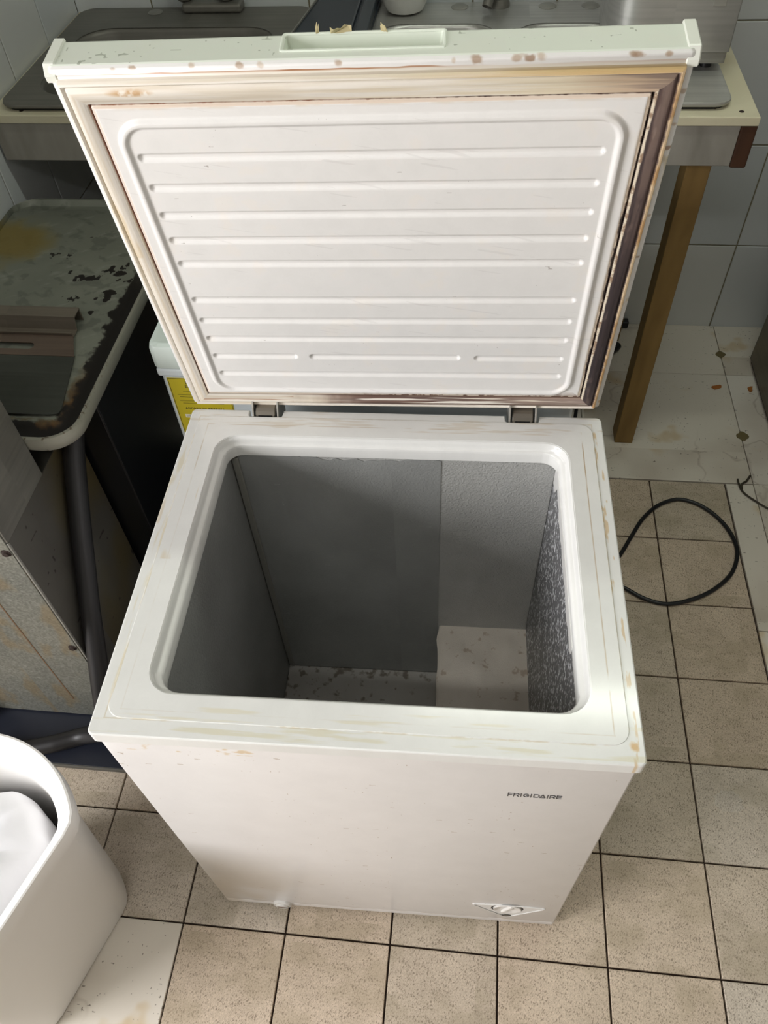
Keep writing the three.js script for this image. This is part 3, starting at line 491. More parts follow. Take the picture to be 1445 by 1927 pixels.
    const hgt = (u, v) => {
      const s = sdf(u, v, 0.267, 0.0315, 0.483, 0.033);                                        // negative inside
      let h = 0.0042 * sstep(0.001, -0.0045, s) - 0.0036 * sstep(-0.0068, -0.0118, s);
      for (const [a, b, c] of ribs) { const dv = v - c; if (Math.abs(dv) > 0.008) continue; const du = Math.max(a + 0.0045 - u, u - b + 0.0045, 0), d = Math.hypot(du, dv); h -= 0.0034 * sstep(0.0062, 0.0014, d); }
      const ed = sdf(u, v, PU, P0, P1, 0.004); return 0.0055 + h - 0.0009 * sstep(-0.0046, -0.0036, ed) - 0.003 * sstep(-0.0009, 0.0004, ed);
    };
    const pos = [], idx = [], nu = us.length; for (const v of vs) for (const u of us) pos.push(u, v, hgt(u, v));
    for (let j = 0; j + 1 < vs.length; j++) for (let i = 0; i + 1 < nu; i++) { const q = j * nu + i; idx.push(q, q + 1, q + nu, q + 1, q + nu + 1, q + nu); }
    const g2 = new THREE.BufferGeometry(); g2.setAttribute('position', new THREE.Float32BufferAttribute(pos, 3)); g2.setIndex(idx); g2.computeVertexNormals();
    mesh('inner_panel', mapUV(g2, (x, y) => [(x + 0.33) / 0.66, (y + 0.03) / 0.66]), M.panel, lid, 'white moulded inner panel with pressed horizontal grooves'); }
  // gasket
  { const gr = (e, w) => { const v0 = LG.v0 + e, v1 = LG.v1 - e; return rr(LG.hx - e, (v1 - v0) / 2, 0.0015, 0, (v0 + v1) / 2, 3).map(([u, v]) => [u, v, w]); };
    const wob = (ring, k) => ring;
    const g3 = loft([gr(0, 0), gr(0.0002, 0.005), gr(0.0012, 0.0072), gr(0.0034, 0.0078), gr(0.0052, 0.0066), gr(0.0062, 0.0048), gr(0.0072, 0.0062), gr(0.0095, 0.0088), gr(0.014, 0.0094), gr(0.0185, 0.0084), gr(0.0204, 0.0064), gr(0.0214, 0.0064), gr(0.0232, 0.0062), gr(0.0244, 0.0048), gr(0.0248, 0.0005)].map((r) => r.slice().reverse()), { crease: 1.0 });
    mesh('gasket', mapUV(g3, (x, y) => [(x + 0.33) / 0.66, (y + 0.03) / 0.66]), M.gasket, lid, 'magnetic seal stained brown and black'); }
  // grip recess
  { const hr = (i, r, v) => rr(0.0815 - i, 0.0158 - i, r, 0.0012, -0.0305, 4).map(([u, w]) => [u, v, w]).reverse();
    const hg = loft([hr(0, 0.003, L - 0.001), hr(0, 0.003, L + 0.0006), hr(0.0006, 0.003, L + 0.0012), hr(0.002, 0.003, L + 0.0012), hr(0.003, 0.003, L + 0.0004), hr(0.0036, 0.003, L - 0.001), hr(0.0062, 0.003, L - 0.017), hr(0.0075, 0.003, L - 0.0185)].map((r) => r.slice().reverse()), { capEnd: true, crease: 0.3 });
    mesh('grip_recess', hg, std({ color: 0xdfe5d8, roughness: 0.4 }), lid, 'pale recessed grip in the front edge'); }
  // corner caps
  for (const s of [-1, 1]) { const cg = prismX([[0.0008, 0.521], [0.0012, 0.5275], [-0.0052, 0.5372], [-0.0075, 0.5377], [-0.0482, 0.5377], [-0.0482, 0.521]], s > 0 ? 0.3062 : -0.3192, s > 0 ? 0.3192 : -0.3062, 0.0014); mesh('corner_cap', cg, std({ color: 0xe4e6dc, roughness: 0.36 }), lid); }
  // torn scraps on the lid's edge are things of their own (below)
}

// ------------------------------------------------------------------ second freezer behind
{
  const f = thing('small_chest_freezer', 'closed bluish white chest freezer with a yellow energy label, behind the open one', 'freezer', [-0.069, 0, -0.62]);
  const hw = 0.35, d = 0.52;
  mesh('cabinet', box(-hw + 0.006, hw - 0.006, 0.02, 0.79, -d + 0.006, -0.006, 0.006), M.bluewhite, f);
  mesh('rim_collar', box(-hw + 0.002, hw - 0.002, 0.79, 0.808, -d, -0.001, 0.005), M.bluewhite, f);
  const lid = mesh('lid', loft([lvl(rr(hw - 0.003, d / 2, 0.012, 0, -d / 2, 5), 0.8095), lvl(rr(hw, d / 2 + 0.002, 0.014, 0, -d / 2, 5), 0.8125), lvl(rr(hw, d / 2 + 0.002, 0.014, 0, -d / 2, 5), 0.846), lvl(rr(hw - 0.002, d / 2, 0.014, 0, -d / 2, 5), 0.8545), lvl(rr(hw - 0.008, d / 2 - 0.006, 0.012, 0, -d / 2, 5), 0.858), lvl(rr(hw - 0.012, d / 2 - 0.009, 0.012, 0, -d / 2, 5), 0.8572)], { capStart: true, capEnd: true, crease: 0.8 }), std({ color: 0xd3ded8, roughness: 0.35 }), f);
  const cv = document.createElement('canvas'); cv.width = 512; cv.height = 760; const x = cv.getContext('2d');
  x.fillStyle = '#c9b81e'; x.fillRect(0, 0, 512, 760); x.strokeStyle = '#2b280f'; x.lineWidth = 5; x.strokeRect(8, 8, 496, 744); x.fillStyle = '#1d1b0c';
  x.font = 'bold 40px sans-serif'; x.textAlign = 'center'; x.fillText('EFICIENCIA', 256, 62); x.fillText('ENERGÉTICA', 256, 104);
  for (const [y, w] of [[140, 300], [180, 410], [206, 380], [250, 400], [276, 360]]) x.fillRect(256 - w / 2, y, w, 4);
  x.font = 'bold 34px sans-serif'; x.fillText('AHORRO DE ENERGÍA', 256, 350); x.fillRect(330, 388, 110, 5); x.fillStyle = '#e8e4cf'; x.fillRect(60, 410, 90, 40); x.fillStyle = '#1d1b0c'; for (const y of [424, 438, 470, 500, 530, 570]) x.fillRect(70, y, 150, 4);
  const t = new THREE.CanvasTexture(cv); t.colorSpace = THREE.SRGBColorSpace;
  const sg = new THREE.BoxGeometry(0.104, 0.155, 0.0006); const st = mesh('energy_label', mapUV(sg, (a, b) => [(a + 0.052) / 0.104, (b + 0.0775) / 0.155]), std({ map: t, roughness: 0.5 }), f, 'yellow energy label with black print'); st.position.set(-0.284, 0.7075, -0.0055);
  for (const [a, b] of [[-0.28, -0.06], [0.28, -0.06], [-0.28, -0.46], [0.28, -0.46]]) mesh('foot', lathe([[0, 0], [0.018, 0], [0.018, 0.021], [0, 0.021]], a, 0, b, 14), M.rubber, f);
}

// ------------------------------------------------------------------ sink bench
const TY = 0.93;
{
  const b = thing('sink_bench', 'long timber bench with a cream top and grey apron, along the tiled back wall', 'table', [-0.155, 0, -1.552]);
  const ox = 0.155, oz = 1.552, X0 = -0.94, X1 = 0.634, Z0 = -1.838, Z1 = -1.262;
  const sh = (pts) => pts.map(([x, z]) => [x + ox, z + oz]);
  mesh('tabletop', plate(sh([[X0, Z1], [X1, Z1], [X1, Z0], [X0, Z0]]), [sh(rr(0.245, 0.19, 0.08, -0.625, -1.505, 6)), sh(rr(0.143, 0.185, 0.06, -0.012, -1.515, 6)), sh(rr(0.123, 0.185, 0.06, 0.285, -1.515, 6))], TY - 0.018, TY, 0.002), M.cream, b, 'cream painted top with dark screw heads');
  mesh('apron', box(X0 + ox, X1 - 0.03 + ox, TY - 0.1, TY - 0.0185, Z1 - 0.026 + oz, Z1 - 0.004 + oz, 0.002), M.greyWood, b, 'worn grey painted front board');
  mesh('side_beam', box(X1 - 0.0295 + ox, X1 + 0.002 + ox, TY - 0.104, TY - 0.0185, Z0 + oz, Z1 - 0.003 + oz, 0.004), M.beamWood, b, 'bare dark brown end beam');
  for (const [x, z] of [[0.552, -1.318], [0.552, -1.775], [-0.36, -1.318], [-0.36, -1.775]]) mesh('leg', box(x - 0.025 + ox, x + 0.025 + ox, 0, TY - 0.0185, z - 0.028 + oz, z + 0.028 + oz, 0.002), M.legWood, b, 'brown square timber leg');
  for (const [x, z] of [[0.602, -1.285], [0.553, -1.3], [-0.87, -1.283]]) { const s = mesh('screw_head', lathe([[0, 0.0012], [0.004, 0.001], [0.005, 0], [0, 0]], x + ox, TY, z + oz, 12), M.rustDark, b); }
}
function basinG(hx, hz, r, cx, cz, yt, depth) {
  const L2 = (i, rr0, y) => lvl(rr(hx - i, hz - i, rr0, cx, cz, 8), y);
  return loft([L2(-0.006, r + 0.004, yt), L2(-0.002, r, yt - 0.0005), L2(0.002, r, yt - 0.003), L2(0.005, r, yt - 0.009), L2(0.012, r, yt - depth * 0.8), L2(0.024, r - 0.01, yt - depth * 0.96), L2(0.05, r - 0.02, yt - depth), L2(hx * 0.8, 0.01, yt - depth - 0.003)], { capEnd: true, crease: 0.8 });
}
function faucet(parent, x, y, z, mat) {
  mesh('faucet_base', box(x - 0.028, x + 0.028, y, y + 0.02, z - 0.022, z + 0.022, 0.008), mat, parent);
  const f = mesh('faucet', merge([lathe([[0, 0], [0.02, 0], [0.02, 0.012], [0.015, 0.02], [0.013, 0.06], [0, 0.062]], x, y + 0.018, z, 18), boxUV(tube([[x, y + 0.06, z], [x, y + 0.14, z + 0.005], [x, y + 0.17, z + 0.05], [x, y + 0.15, z + 0.11], [x, y + 0.13, z + 0.115]], 0.009, 30, 10).toNonIndexed())]), mat, parent);
}
{
  const s = thing('steel_sink', 'dark dull steel sink set in the bench against the left wall', 'sink', [-0.62, TY, -1.54]); const ox = 0.62, oz = 1.54;
  const out = rr(0.298, 0.272, 0.04, -0.62, -1.548, 6);
  const sh = (p) => p.map(([x, z]) => [x + ox, z + oz]);
  mesh('sink_rim', plate(sh(out), [sh(rr(0.24, 0.185, 0.08, -0.625, -1.505, 8))], 0.006, 0.0145, 0.003), M.steelDark, s);
  mesh('rim_gap_shade', loft([lvl(sh(rr(0.29, 0.264, 0.035, -0.62, -1.548, 6)), 0), lvl(sh(rr(0.29, 0.264, 0.035, -0.62, -1.548, 6)), 0.007)]), M.black, s);  // black band stands in for the shade below the raised rim
  mesh('basin', basinG(0.238, 0.183, 0.08, -0.625 + ox, -1.505 + oz, 0.0145, 0.16), M.steelDark, s);
  mesh('hole_cover', lathe([[0, 0.003], [0.014, 0.003], [0.019, 0.0005], [0, 0]], -0.718 + ox, 0.0145, -1.785 + oz, 20), M.steelDull, s);
  mesh('mixer_body', box(-0.645 + ox, -0.495 + ox, 0.0145, 0.036, -1.815 + oz, -1.77 + oz, 0.008), M.steelDark, s, 'wide tap body');
  for (const x of [-0.64, -0.535]) mesh('tap_handle', lathe([[0, 0.06], [0.02, 0.058], [0.025, 0.03], [0.02, 0.006], [0.012, 0], [0, 0]], x + ox, 0.034, -1.8 + oz, 16), M.steelDark, s);
}
{
  const s = thing('double_sink', 'bright steel double sink with two bowls, right of the dark board', 'sink', [0.2, TY, -1.55]); const ox = -0.2, oz = 1.55;
  const sh = (p) => p.map(([x, z]) => [x + ox, z + oz]);
  const B = [[0.138, 0.18, -0.012, -1.515], [0.118, 0.18, 0.285, -1.515]];
  mesh('sink_rim', plate(sh(rr(0.385, 0.272, 0.035, 0.2, -1.558, 6)), B.map(([a, b, c, d]) => sh(rr(a + 0.002, b + 0.002, 0.07, c, d, 8))), 0.0065, 0.0155, 0.0035), M.steel, s);
  mesh('rim_gap_shade', loft([lvl(sh(rr(0.376, 0.263, 0.03, 0.2, -1.558, 6)), 0), lvl(sh(rr(0.376, 0.263, 0.03, 0.2, -1.558, 6)), 0.008)]), M.black, s);  // painted black where shade fills the gap under the rim
  for (const [a, b, c, d] of B) mesh('basin', basinG(a, b, 0.07, c + ox, d + oz, 0.0155, 0.15), M.steel, s);
  for (const x of [0.035, 0.243, 0.343]) mesh('hole_cover', lathe([[0, 0.004], [0.015, 0.004], [0.021, 0.0008], [0.021, 0], [0, 0]], x + ox, 0.0155, -1.795 + oz, 22), M.steelDull, s, 'round tap hole cover');
  mesh('faucet', merge([lathe([[0, 0.02], [0.02, 0.018], [0.024, 0.006], [0.024, 0], [0, 0]], 0.13 + ox, 0.0155, -1.8 + oz, 20), lathe([[0, 0.06], [0.015, 0.055], [0.014, 0], [0, 0]], 0.128 + ox, 0.033, -1.8 + oz, 18), boxUV(tube([[0.128 + ox, 0.06, -1.8 + oz], [0.115 + ox, 0.052, -1.775 + oz], [0.105 + ox, 0.045, -1.76 + oz], [0.1 + ox, 0.03, -1.75 + oz]], 0.012, 20, 10).toNonIndexed())]), M.steelDark, s, 'short dark steel tap');
}
{
  const b = thing('dark_board', 'dark navy flat tray lying between the two sinks behind the lid', 'tray', [-0.262, TY + 0.0157, -1.6]);
  const g = plate([[-0.115, 0.28], [0.092, 0.28], [0.105, -0.225], [-0.052, -0.225]], [], 0, 0.01, 0.002); mesh('tray_base', g, std({ color: 0x1c2834, roughness: 0.35 }), b);
  mesh('tray_edge', prismX([[0.28, 0.01], [0.28, 0.016], [-0.225, 0.016], [-0.225, 0.01]], -0.004, 0.0, 0.0005).applyMatrix4(new THREE.Matrix4().makeRotationY(0)).translate(0.058, 0, 0), std({ color: 0x4c5258, roughness: 0.4 }), b);
  mesh('tray_edge', prismX([[0.28, 0.01], [0.28, 0.03], [-0.225, 0.03], [-0.225, 0.01]], 0.073, 0.101, 0.002), std({ color: 0x2a333c, roughness: 0.35 }), b);
  const e = new THREE.BoxGeometry(0.003, 0.005, 0.508); e.rotateY(-0.124); e.translate(-0.0835, 0.0115, 0.027); mesh('tray_edge', boxUV(e.toNonIndexed()), M.steelDull, b);
}
tag(mesh('plastic_tub', lathe([[0, 0.003], [0.03, 0.001], [0.044, 0.006], [0.052, 0.02], [0.056, 0.06], [0.0575, 0.12], [0.059, 0.121], [0.0555, 0.119], [0.054, 0.06], [0.045, 0.012], [0, 0.009]], -0.095, TY + 0.0155, -1.775, 32), std({ color: 0xcfcfca, roughness: 0.4 })), 'round white plastic tub behind the left bowl of the double sink', 'tub');
{
  const c = thing('steel_dispenser', 'tall stainless steel box standing on the right end of the double sink', 'dispenser', [0.465, TY + 0.0155, -1.53]);
  const R4 = (i) => { const out = []; const hx = 0.122 - i, hz = 0.105 - i; for (const [sx, sz, a0, r, n] of [[1, 1, 0, 0.006, 8], [-1, 1, 90, 0.06, 8], [-1, -1, 180, 0.03, 8], [1, -1, 270, 0.006, 8]]) for (let k = 0; k <= n; k++) { const a = (a0 + 90 * k / n) * Math.PI / 180; out.push([sx * (hx - r) + r * Math.cos(a), sz * (hz - r) + r * Math.sin(a)]); } return out; };
  mesh('body', loft([lvl(R4(0.002), 0.036), lvl(R4(0), 0.038), lvl(R4(0), 0.44), lvl(R4(0.004), 0.445)], { capStart: true, capEnd: true, crease: 0.7 }), M.steel, c);
  mesh('base_skirt', loft([lvl(R4(0.003), 0.016), lvl(R4(0.003), 0.0355)], { capStart: true, capEnd: true, crease: 0.7 }), M.steelDull, c);
  for (const [x, z] of [[-0.09, 0.07], [0.09, 0.07], [-0.09, -0.07], [0.09, -0.07]]) mesh('foot', lathe([[0, 0], [0.012, 0], [0.012, 0.017], [0, 0.017]], x, 0, z, 12), M.black, c);
  mesh('name_plate', box(0.068, 0.092, 0.12, 0.15, 0.104, 0.1062, 0.0006), M.steelDull, c);
}

// ------------------------------------------------------------------ range on the left
{
  const r = thing('range', 'low dark kitchen range with a scorched grey metal top, on the left side', 'range', [-0.74, 0, -0.885]); const ox = 0.74, oz = 0.885;
  const ring = (i) => { const x0 = -0.943 + i * 0.2, x1 = -0.54 - i, z0 = -1.255 + i, z1 = -0.5 - i; return rr((x1 - x0) / 2, (z1 - z0) / 2, Math.max(0.06 - i, 0.012), (x0 + x1) / 2 + ox, (z0 + z1) / 2 + oz, 8); };
  const Y = 0.75;
  const top = loft([[0.012, Y - 0.03], [0.004, Y - 0.028], [0.0, Y - 0.02], [0.0, Y - 0.006], [0.003, Y - 0.001], [0.006, Y], [0.009, Y - 0.001], [0.012, Y - 0.006], [0.016, Y - 0.012], [0.034, Y - 0.0125], [0.04, Y - 0.009], [0.05, Y - 0.006], [0.1, Y - 0.006]].map(([i, y]) => lvl(ring(i), y)), { capEnd: true, crease: 0.7 });
  mesh('range_top', mapUV(top, (x, y, z) => [(x - ox + 0.96) / 0.44, (z - oz + 1.3) / 0.82]), M.range, r, 'grey top with a burnt black channel and yellow stain');
  mesh('range_body', box(-0.943 + ox, -0.562 + ox, 0.03, Y - 0.03, -1.24 + oz, -0.64 + oz, 0.004), M.darkPanel, r);
  mesh('side_panel', box(-0.5618 + ox, -0.5595 + ox, 0.03, Y - 0.031, -1.238 + oz, -0.638 + oz, 0.001), M.darkPanel, r, 'near-black glossy side panel');
  for (const [x, z] of [[-0.9, -0.68], [-0.6, -0.68], [-0.9, -1.2], [-0.6, -1.2]]) mesh('foot', lathe([[0, 0.014], [0.02, 0.014], [0.02, 0.031], [0, 0.031]], x + ox, 0, z + oz, 12), M.black, r);
}
{
  const t = thing('folded_tray', 'folded sheet metal guard with a long slot lying on the range top', 'tray', [-0.77, 0.744, -0.69]); const ox = 0.77, oz = 0.69;
  mesh('sheet', plate([[-0.93 + ox, -0.715 + oz], [-0.612 + ox, -0.715 + oz], [-0.586 + ox, -0.578 + oz], [-0.588 + ox, -0.566 + oz], [-0.604 + ox, -0.562 + oz], [-0.93 + ox, -0.56 + oz]], [], 0.003, 0.0055, 0.0006), std({ map: streak, color: 0x5d5f58, roughness: 0.6, metalness: 0.4 }), t, 'flat dark grey sheet');
  const fl = shapeOf([[-0.16, 0], [0.158, 0], [0.138, 0.054], [-0.16, 0.054]]); const slot = []; for (let i = 0; i <= 8; i++) { const a = -Math.PI / 2 + Math.PI * i / 8; slot.push([0.064 + 0.0085 * Math.cos(a), 0.024 + 0.0085 * Math.sin(a)]); } slot.push([-0.14, 0.0325], [-0.14, 0.0155]); fl.holes.push(pathOf(slot));
  const fg = new THREE.ExtrudeGeometry(fl, { depth: 0.0018, bevelEnabled: false }); fg.rotateX(-Math.PI / 2 + 0.06); fg.translate(0, 0.0045, -0.712 + oz); mesh('slotted_flange', boxUV(fg), std({ map: streak, color: 0xa48e80, roughness: 0.4, metalness: 0.7 }), t, 'brownish steel flange with a slot');
  mesh('raised_ridge', prismX([[-0.766 + oz, 0.0145], [-0.768 + oz, 0.002], [-0.79 + oz, 0.003], [-0.797 + oz, 0.026], [-0.82 + oz, 0.027], [-0.822 + oz, 0.002], [-0.824 + oz, 0.002], [-0.824 + oz, 0.03], [-0.796 + oz, 0.029], [-0.788 + oz, 0.006], [-0.7695 + oz, 0.005], [-0.7685 + oz, 0.0145]], -0.93 + ox, -0.634 + ox, 0.0006), std({ map: streak, color: 0xa39788, roughness: 0.4, metalness: 0.5 }), t, 'folded steel ridge');
}
{
  const c = thing('galvanised_cabinet', 'tall galvanised steel cabinet with a rusty seam, in front of the range', 'cabinet', [-0.78, 0, -0.43]); const ox = 0.78, oz = 0.43;
  mesh('cabinet_body', merge([box(-0.943 + ox, -0.622 + ox, 0.669, 0.94, -0.494 + oz, -0.349 + oz, 0.002), box(-0.943 + ox, -0.622 + ox, 0.016, 0.668, -0.632 + oz, -0.349 + oz, 0.002)]), M.greasy, c);
  mesh('side_plate', box(-0.6235 + ox, -0.6195 + ox, 0.67, 0.942, -0.4965 + oz, -0.347 + oz, 0.001), M.steelDark, c, 'grey upper side plate');
  mesh('front_panel', box(-0.943 + ox, -0.6235 + ox, 0.02, 0.94, -0.3488 + oz, -0.345 + oz, 0.001), M.galv, c, 'speckled galvanised front panel');
  mesh('edge_strip', box(-0.6232 + ox, -0.6192 + ox, 0.02, 0.668, -0.3505 + oz, -0.3462 + oz, 0.001), M.steelDull, c);
  const sm = box(-0.7185 + ox, -0.7155 + ox, 0.1, 0.62, -0.3452 + oz, -0.3444 + oz, 0.0003); mesh('rust_seam', sm, M.rust, c, 'thin line of rust');
  for (const y of [0.645, 0.335]) { const b = mesh('bolt', lathe([[0, 0.005], [0.005, 0.0045], [0.0065, 0.0015], [0.009, 0.0006], [0.0092, -0.001], [0, -0.001]], 0, 0, 0, 10), M.rustDark, c); b.rotation.x = Math.PI / 2; b.position.set(-0.633 + ox, y, -0.345 + oz); }
}
{
  const p = thing('floor_plinth', 'low dark slab on the floor under the galvanised cabinet, painted navy for ambient reflection', 'plinth', [-0.68, 0, -0.6]);
  mesh('slab_top', box(-0.263, 0.27, 0.0005, 0.014, -0.62, 0.368, 0.001), M.navy, p);
  mesh('slab_edge', box(-0.263, 0.27, 0.0005, 0.0145, 0.368, 0.372, 0.001), M.navyEdge, p);
}
{
  const h = tube([[-0.585, 0.716, -0.6], [-0.597, 0.658, -0.576], [-0.5985, 0.592, -0.532], [-0.5985, 0.524, -0.486], [-0.5985, 0.451, -0.44], [-0.5985, 0.386, -0.399], [-0.5985, 0.302, -0.353], [-0.6, 0.238, -0.318], [-0.61, 0.15, -0.288], [-0.64, 0.075, -0.287], [-0.7, 0.036, -0.288], [-0.76, 0.034, -0.266], [-0.83, 0.034, -0.247], [-0.9, 0.034, -0.24]], 0.019, 120, 14);
  tag(mesh('black_hose', boxUV(h.toNonIndexed()), std({ color: 0x1d1c1d, roughness: 0.45 })), 'thick black hose curving from the range top down to the floor', 'hose');
}

// ------------------------------------------------------------------ bin with a bag
{
  const C = [-0.658, 0.091], Rr = 0.2135, a0 = Math.atan2(0.006 - C[1], -0.462 - C[0]);
  // half-moon outline: chord on the right, arc around the left and back
  const n = [0.95, 0.312], dch = (0.196 * n[0] - 0.085 * n[1]), half = Math.sqrt(Rr * Rr - dch * dch);
  const outline = (k, rc = 0.012) => { const r = Rr - k, d = dch - k, hf = Math.sqrt(Math.max(r * r - d * d, 1e-6)); const na = Math.atan2(n[1], n[0]), ha = Math.atan2(hf, d), pts = [];
    const N = 64; for (let i = 0; i <= N; i++) { const a = na + ha + (2 * Math.PI - 2 * ha) * i / N; pts.push([r * Math.cos(a), r * Math.sin(a)]); }
    const A = pts[N], B = pts[0]; for (let i = 1; i < 12; i++) { const t = i / 12; pts.push([A[0] + (B[0] - A[0]) * t, A[1] + (B[1] - A[1]) * t]); }
    // soften the two corners
    for (let pass = 0; pass < 1; pass++) { const q = pts.map((p, i) => { const a = pts[(i + pts.length - 1) % pts.length], b = pts[(i + 1) % pts.length]; return [(a[0] + 2 * p[0] + b[0]) / 4, (a[1] + 2 * p[1] + b[1]) / 4]; }); q.forEach((p, i) => { pts[i] = p; }); }
    return pts; };
  const b = thing('waste_bin', 'white plastic half-round bin holding a white bag, left of the freezer', 'bin', [C[0], 0, C[1]]);
  const S = (s, k) => outline(k).map(([x, z]) => [x * s, z * s]);
  const prof = [[0.74, 0, 0.0], [0.775, 0, 0.003], [0.79, 0, 0.014], [0.83, 0, 0.12], [0.885, 0, 0.27], [0.935, 0, 0.395], [0.955, 0, 0.41], [0.996, 0, 0.413], [1.0, 0, 0.416], [1.0, 0, 0.446], [0.998, 0, 0.449], [0.988, 0.001, 0.45], [0.92, 0.003, 0.444], [0.895, 0.004, 0.436], [0.885, 0.006, 0.42], [0.87, 0.008, 0.37], [0.84, 0.009, 0.25], [0.8, 0.008, 0.1], [0.765, 0.008, 0.02]];
  mesh('bin_body', loft(prof.map(([s, k, y]) => lvl(S(s, k), y)), { capStart: true, capEnd: true, crease: 0.42 }), M.binWhite, b);
  // bag: a slumped closed sack
  const bag = []; const rb = 14; for (let i = 0; i <= rb; i++) { const t = i / rb, y = 0.08 + 0.325 * Math.sin(t * Math.PI / 2), s = (t < 0.55 ? 0.78 + 0.06 * t : 0.813 * Math.cos((t - 0.55) / 0.45 * Math.PI / 2 * 0.985)); bag.push(S(Math.max(s, 0.02), 0.013).map(([x, z], j) => { const a = Math.atan2(z, x), w = 0.94 + 0.1 * (fbm(Math.cos(a) * 2.2 + 5, Math.sin(a) * 2.2 + t * 4, 3) - 0.5) * (t > 0.45 ? 2.6 : 0.2); const fold = (t > 0.5 ? 1 : 0) * (0.05 * (noise(x * 16 + 3, z * 16) - 0.5) + 0.012 * Math.abs(Math.sin(a * 5 + t * 3))); return [x * w - 0.004, y + fold, z * w]; })); }
  tag(mesh('plastic_bag', loft(bag, { capStart: true, capEnd: true, crease: 1.2 }), M.bag), 'crumpled white plastic bag stuffed inside the white bin', 'bag').position.set(C[0], 0, C[1]);
}

// ------------------------------------------------------------------ right side
{
  const c = thing('steel_cabinet', 'dark stainless steel cabinet cut off by the right edge of the picture', 'cabinet', [1.17, 0, -1.3]);
  mesh('cabinet_body', box(-0.205, 0.3, 0.015, 0.9, -0.366, 0.4, 0.003), std({ map: streak, color: 0x8f8878, roughness: 0.4, metalness: 0.75 }), c);
  mesh('base_plinth', box(-0.198, 0.29, 0, 0.0155, -0.36, 0.39, 0.001), M.rustDark, c);
}
{
  const P = [[0.29, 0.03, -0.566], [0.33, 0.0075, -0.6], [0.39, 0.0058, -0.69], [0.45, 0.0055, -0.8], [0.508, 0.0055, -0.885], [0.542, 0.0055, -0.947], [0.579, 0.0055, -1.011], [0.626, 0.0055, -1.06], [0.677, 0.0055, -1.082], [0.723, 0.0055, -1.07], [0.765, 0.0055, -1.033], [0.793, 0.0055, -0.982], [0.802, 0.0055, -0.922], [0.78, 0.0055, -0.855], [0.736, 0.0055, -0.805], [0.681, 0.0055, -0.769], [0.609, 0.0055, -0.746], [0.56, 0.0055, -0.756], [0.518, 0.0055, -0.781], [0.47, 0.0065, -0.815], [0.43, 0.0145, -0.87], [0.4, 0.0065, -1.0], [0.41, 0.0055, -1.3], [0.46, 0.0055, -1.55], [0.53, 0.006, -1.66]];
  const c = thing('power_cord', 'black power cord lying in a loop on the tiles right of the freezer', 'cord', [0.65, 0, -0.9]);
  mesh('cable', boxUV(tube(P.map(([x, y, z]) => [x - 0.65, y, z + 0.9]), 0.0052, 260, 10).toNonIndexed()), M.rubber, c);
  const pg = lathe([[0, 0], [0.006, 0], [0.008, 0.008], [0.0125, 0.02], [0.014, 0.04], [0.012, 0.052], [0, 0.055]], 0, 0, 0, 18); pg.rotateX(-Math.PI / 2); pg.rotateY(-0.72); const p = mesh('plug', pg, M.rubber, c); p.position.set(0.535 - 0.65, 0.0145, -1.668 + 0.9);
}
tag(mesh('rubber_block', box(0.5, 0.612, 0, 0.024, -1.838, -1.812, 0.005), M.rubber), 'small black rubber block on the floor against the tiled wall', 'block');
{
  const w = boxUV(mergeGeometries([tube([[0.845, 0.006, -1.165], [0.846, 0.005, -1.146], [0.852, 0.004, -1.121], [0.883, 0.004, -1.086], [0.93, 0.004, -1.047], [0.97, 0.006, -1.01]], 0.0026, 50, 7), tube([[0.85, 0.005, -1.13], [0.853, 0.006, -1.147], [0.866, 0.006, -1.158], [0.88, 0.007, -1.178]], 0.003, 24, 7)]).toNonIndexed());
  tag(mesh('twisted_wire', w, M.wire), 'brown forked piece of wire lying on the marble tiles', 'wire');
}
function chip(seed, s) { const r = rng(seed), pts = []; for (let i = 0; i < 9; i++) { const a = i / 9 * 6.283, q = s * (0.6 + r() * 0.5); pts.push([q * Math.cos(a) * 1.3, q * 0.7 * Math.sin(a)]); } const g = plate(pts, [], 0, 0.003, 0.0008); const p = g.attributes.position; for (let i = 0; i < p.count; i++) p.setY(i, p.getY(i) + 9 * p.getX(i) * p.getX(i)); g.computeVertexNormals(); return g; }
{ const a = tag(mesh('peel_scrap', chip(5, 0.0135), M.peel), 'larger orange brown scrap on the marble floor near the bench leg', 'scrap'); a.position.set(0.848, 0.0002, -1.539); a.rotation.y = 0.3;
  const b = tag(mesh('peel_scrap', chip(9, 0.0115), M.peel), 'orange brown scrap on the floor beside the dark steel cabinet', 'scrap'); b.position.set(0.947, 0.0002, -1.537); b.rotation.y = 1.3; }

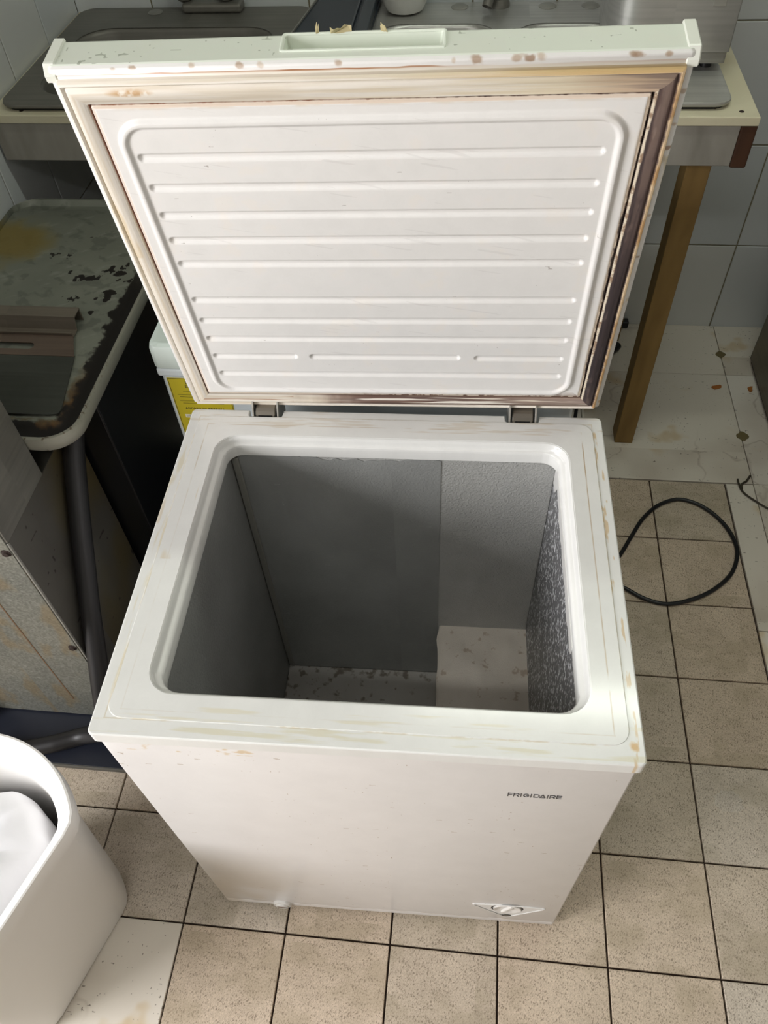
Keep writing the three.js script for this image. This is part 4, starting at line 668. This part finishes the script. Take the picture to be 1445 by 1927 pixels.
{ // torn paper on the lid's upper edge, and clear film on the floor
  freezer.updateMatrixWorld(true);
  const lid = freezer.getObjectByName('lid');
  const scrap = (seed, w, h, u, wv, turn, label) => {
    const r = rng(seed), n = 6, pts = []; for (let i = 0; i <= n; i++) pts.push([-w / 2 + w * i / n, h * (0.65 + r() * 0.5)]); for (let i = n; i >= 0; i--) pts.push([-w / 2 + w * i / n, r() * h * 0.12]);
    const g = new THREE.ExtrudeGeometry(shapeOf(pts), { depth: 0.0006, bevelEnabled: false }); const p = g.attributes.position;
    for (let i = 0; i < p.count; i++) { const x = p.getX(i), y = p.getY(i); p.setZ(i, p.getZ(i) + 0.004 * Math.sin(x * 240 + seed) * (y / h) + y * 0.35); } g.computeVertexNormals();
    const m = tag(mesh('paper_scrap', boxUV(g), M.paper), label, 'scrap'); const q = new THREE.Vector3(u, 0.5366, wv); lid.localToWorld(q); m.position.copy(q); m.rotation.y = turn;
  };
  scrap(3, 0.021, 0.0075, -0.0215, -0.0442, 0.1, 'widest torn paper scrap on top of the open lid, behind the grip');
  scrap(7, 0.007, 0.0095, 0.0215, -0.0442, -0.3, 'small curled paper scrap on top of the open lid, right of the widest scrap');
  scrap(12, 0.003, 0.01, -0.0455, -0.0442, 0.5, 'thin paper sliver standing on top of the open lid, left of the widest scrap');
  const film = phys({ color: 0xffffff, transmission: 0.9, thickness: 0, roughness: 0.12, ior: 1.4 });
  const F = (x, z, s, seed, label) => { const r = rng(seed), n = 9, pos = [], id = []; for (let j = 0; j <= n; j++) for (let i = 0; i <= n; i++) pos.push((i / n - 0.5) * s * (1 + 0.2 * r()), 0.0012 + r() * 0.005, (j / n - 0.5) * s * 0.8 * (1 + 0.2 * r())); for (let j = 0; j < n; j++) for (let i = 0; i < n; i++) { if (Math.hypot(i - 4, j - 4) > 4.6) continue; const q = j * (n + 1) + i; id.push(q, q + n + 1, q + 1, q + 1, q + n + 1, q + n + 2); } const g = new THREE.BufferGeometry(); g.setAttribute('position', new THREE.Float32BufferAttribute(pos, 3)); g.setIndex(id); g.computeVertexNormals(); const m = tag(mesh('plastic_film', g, film), label, 'film'); m.position.set(x, 0, z); };
  F(0.675, -0.275, 0.05, 4, 'crumpled clear plastic film on the shadowed beige tiles right of the freezer');
}
renderer.render(scene, camera);
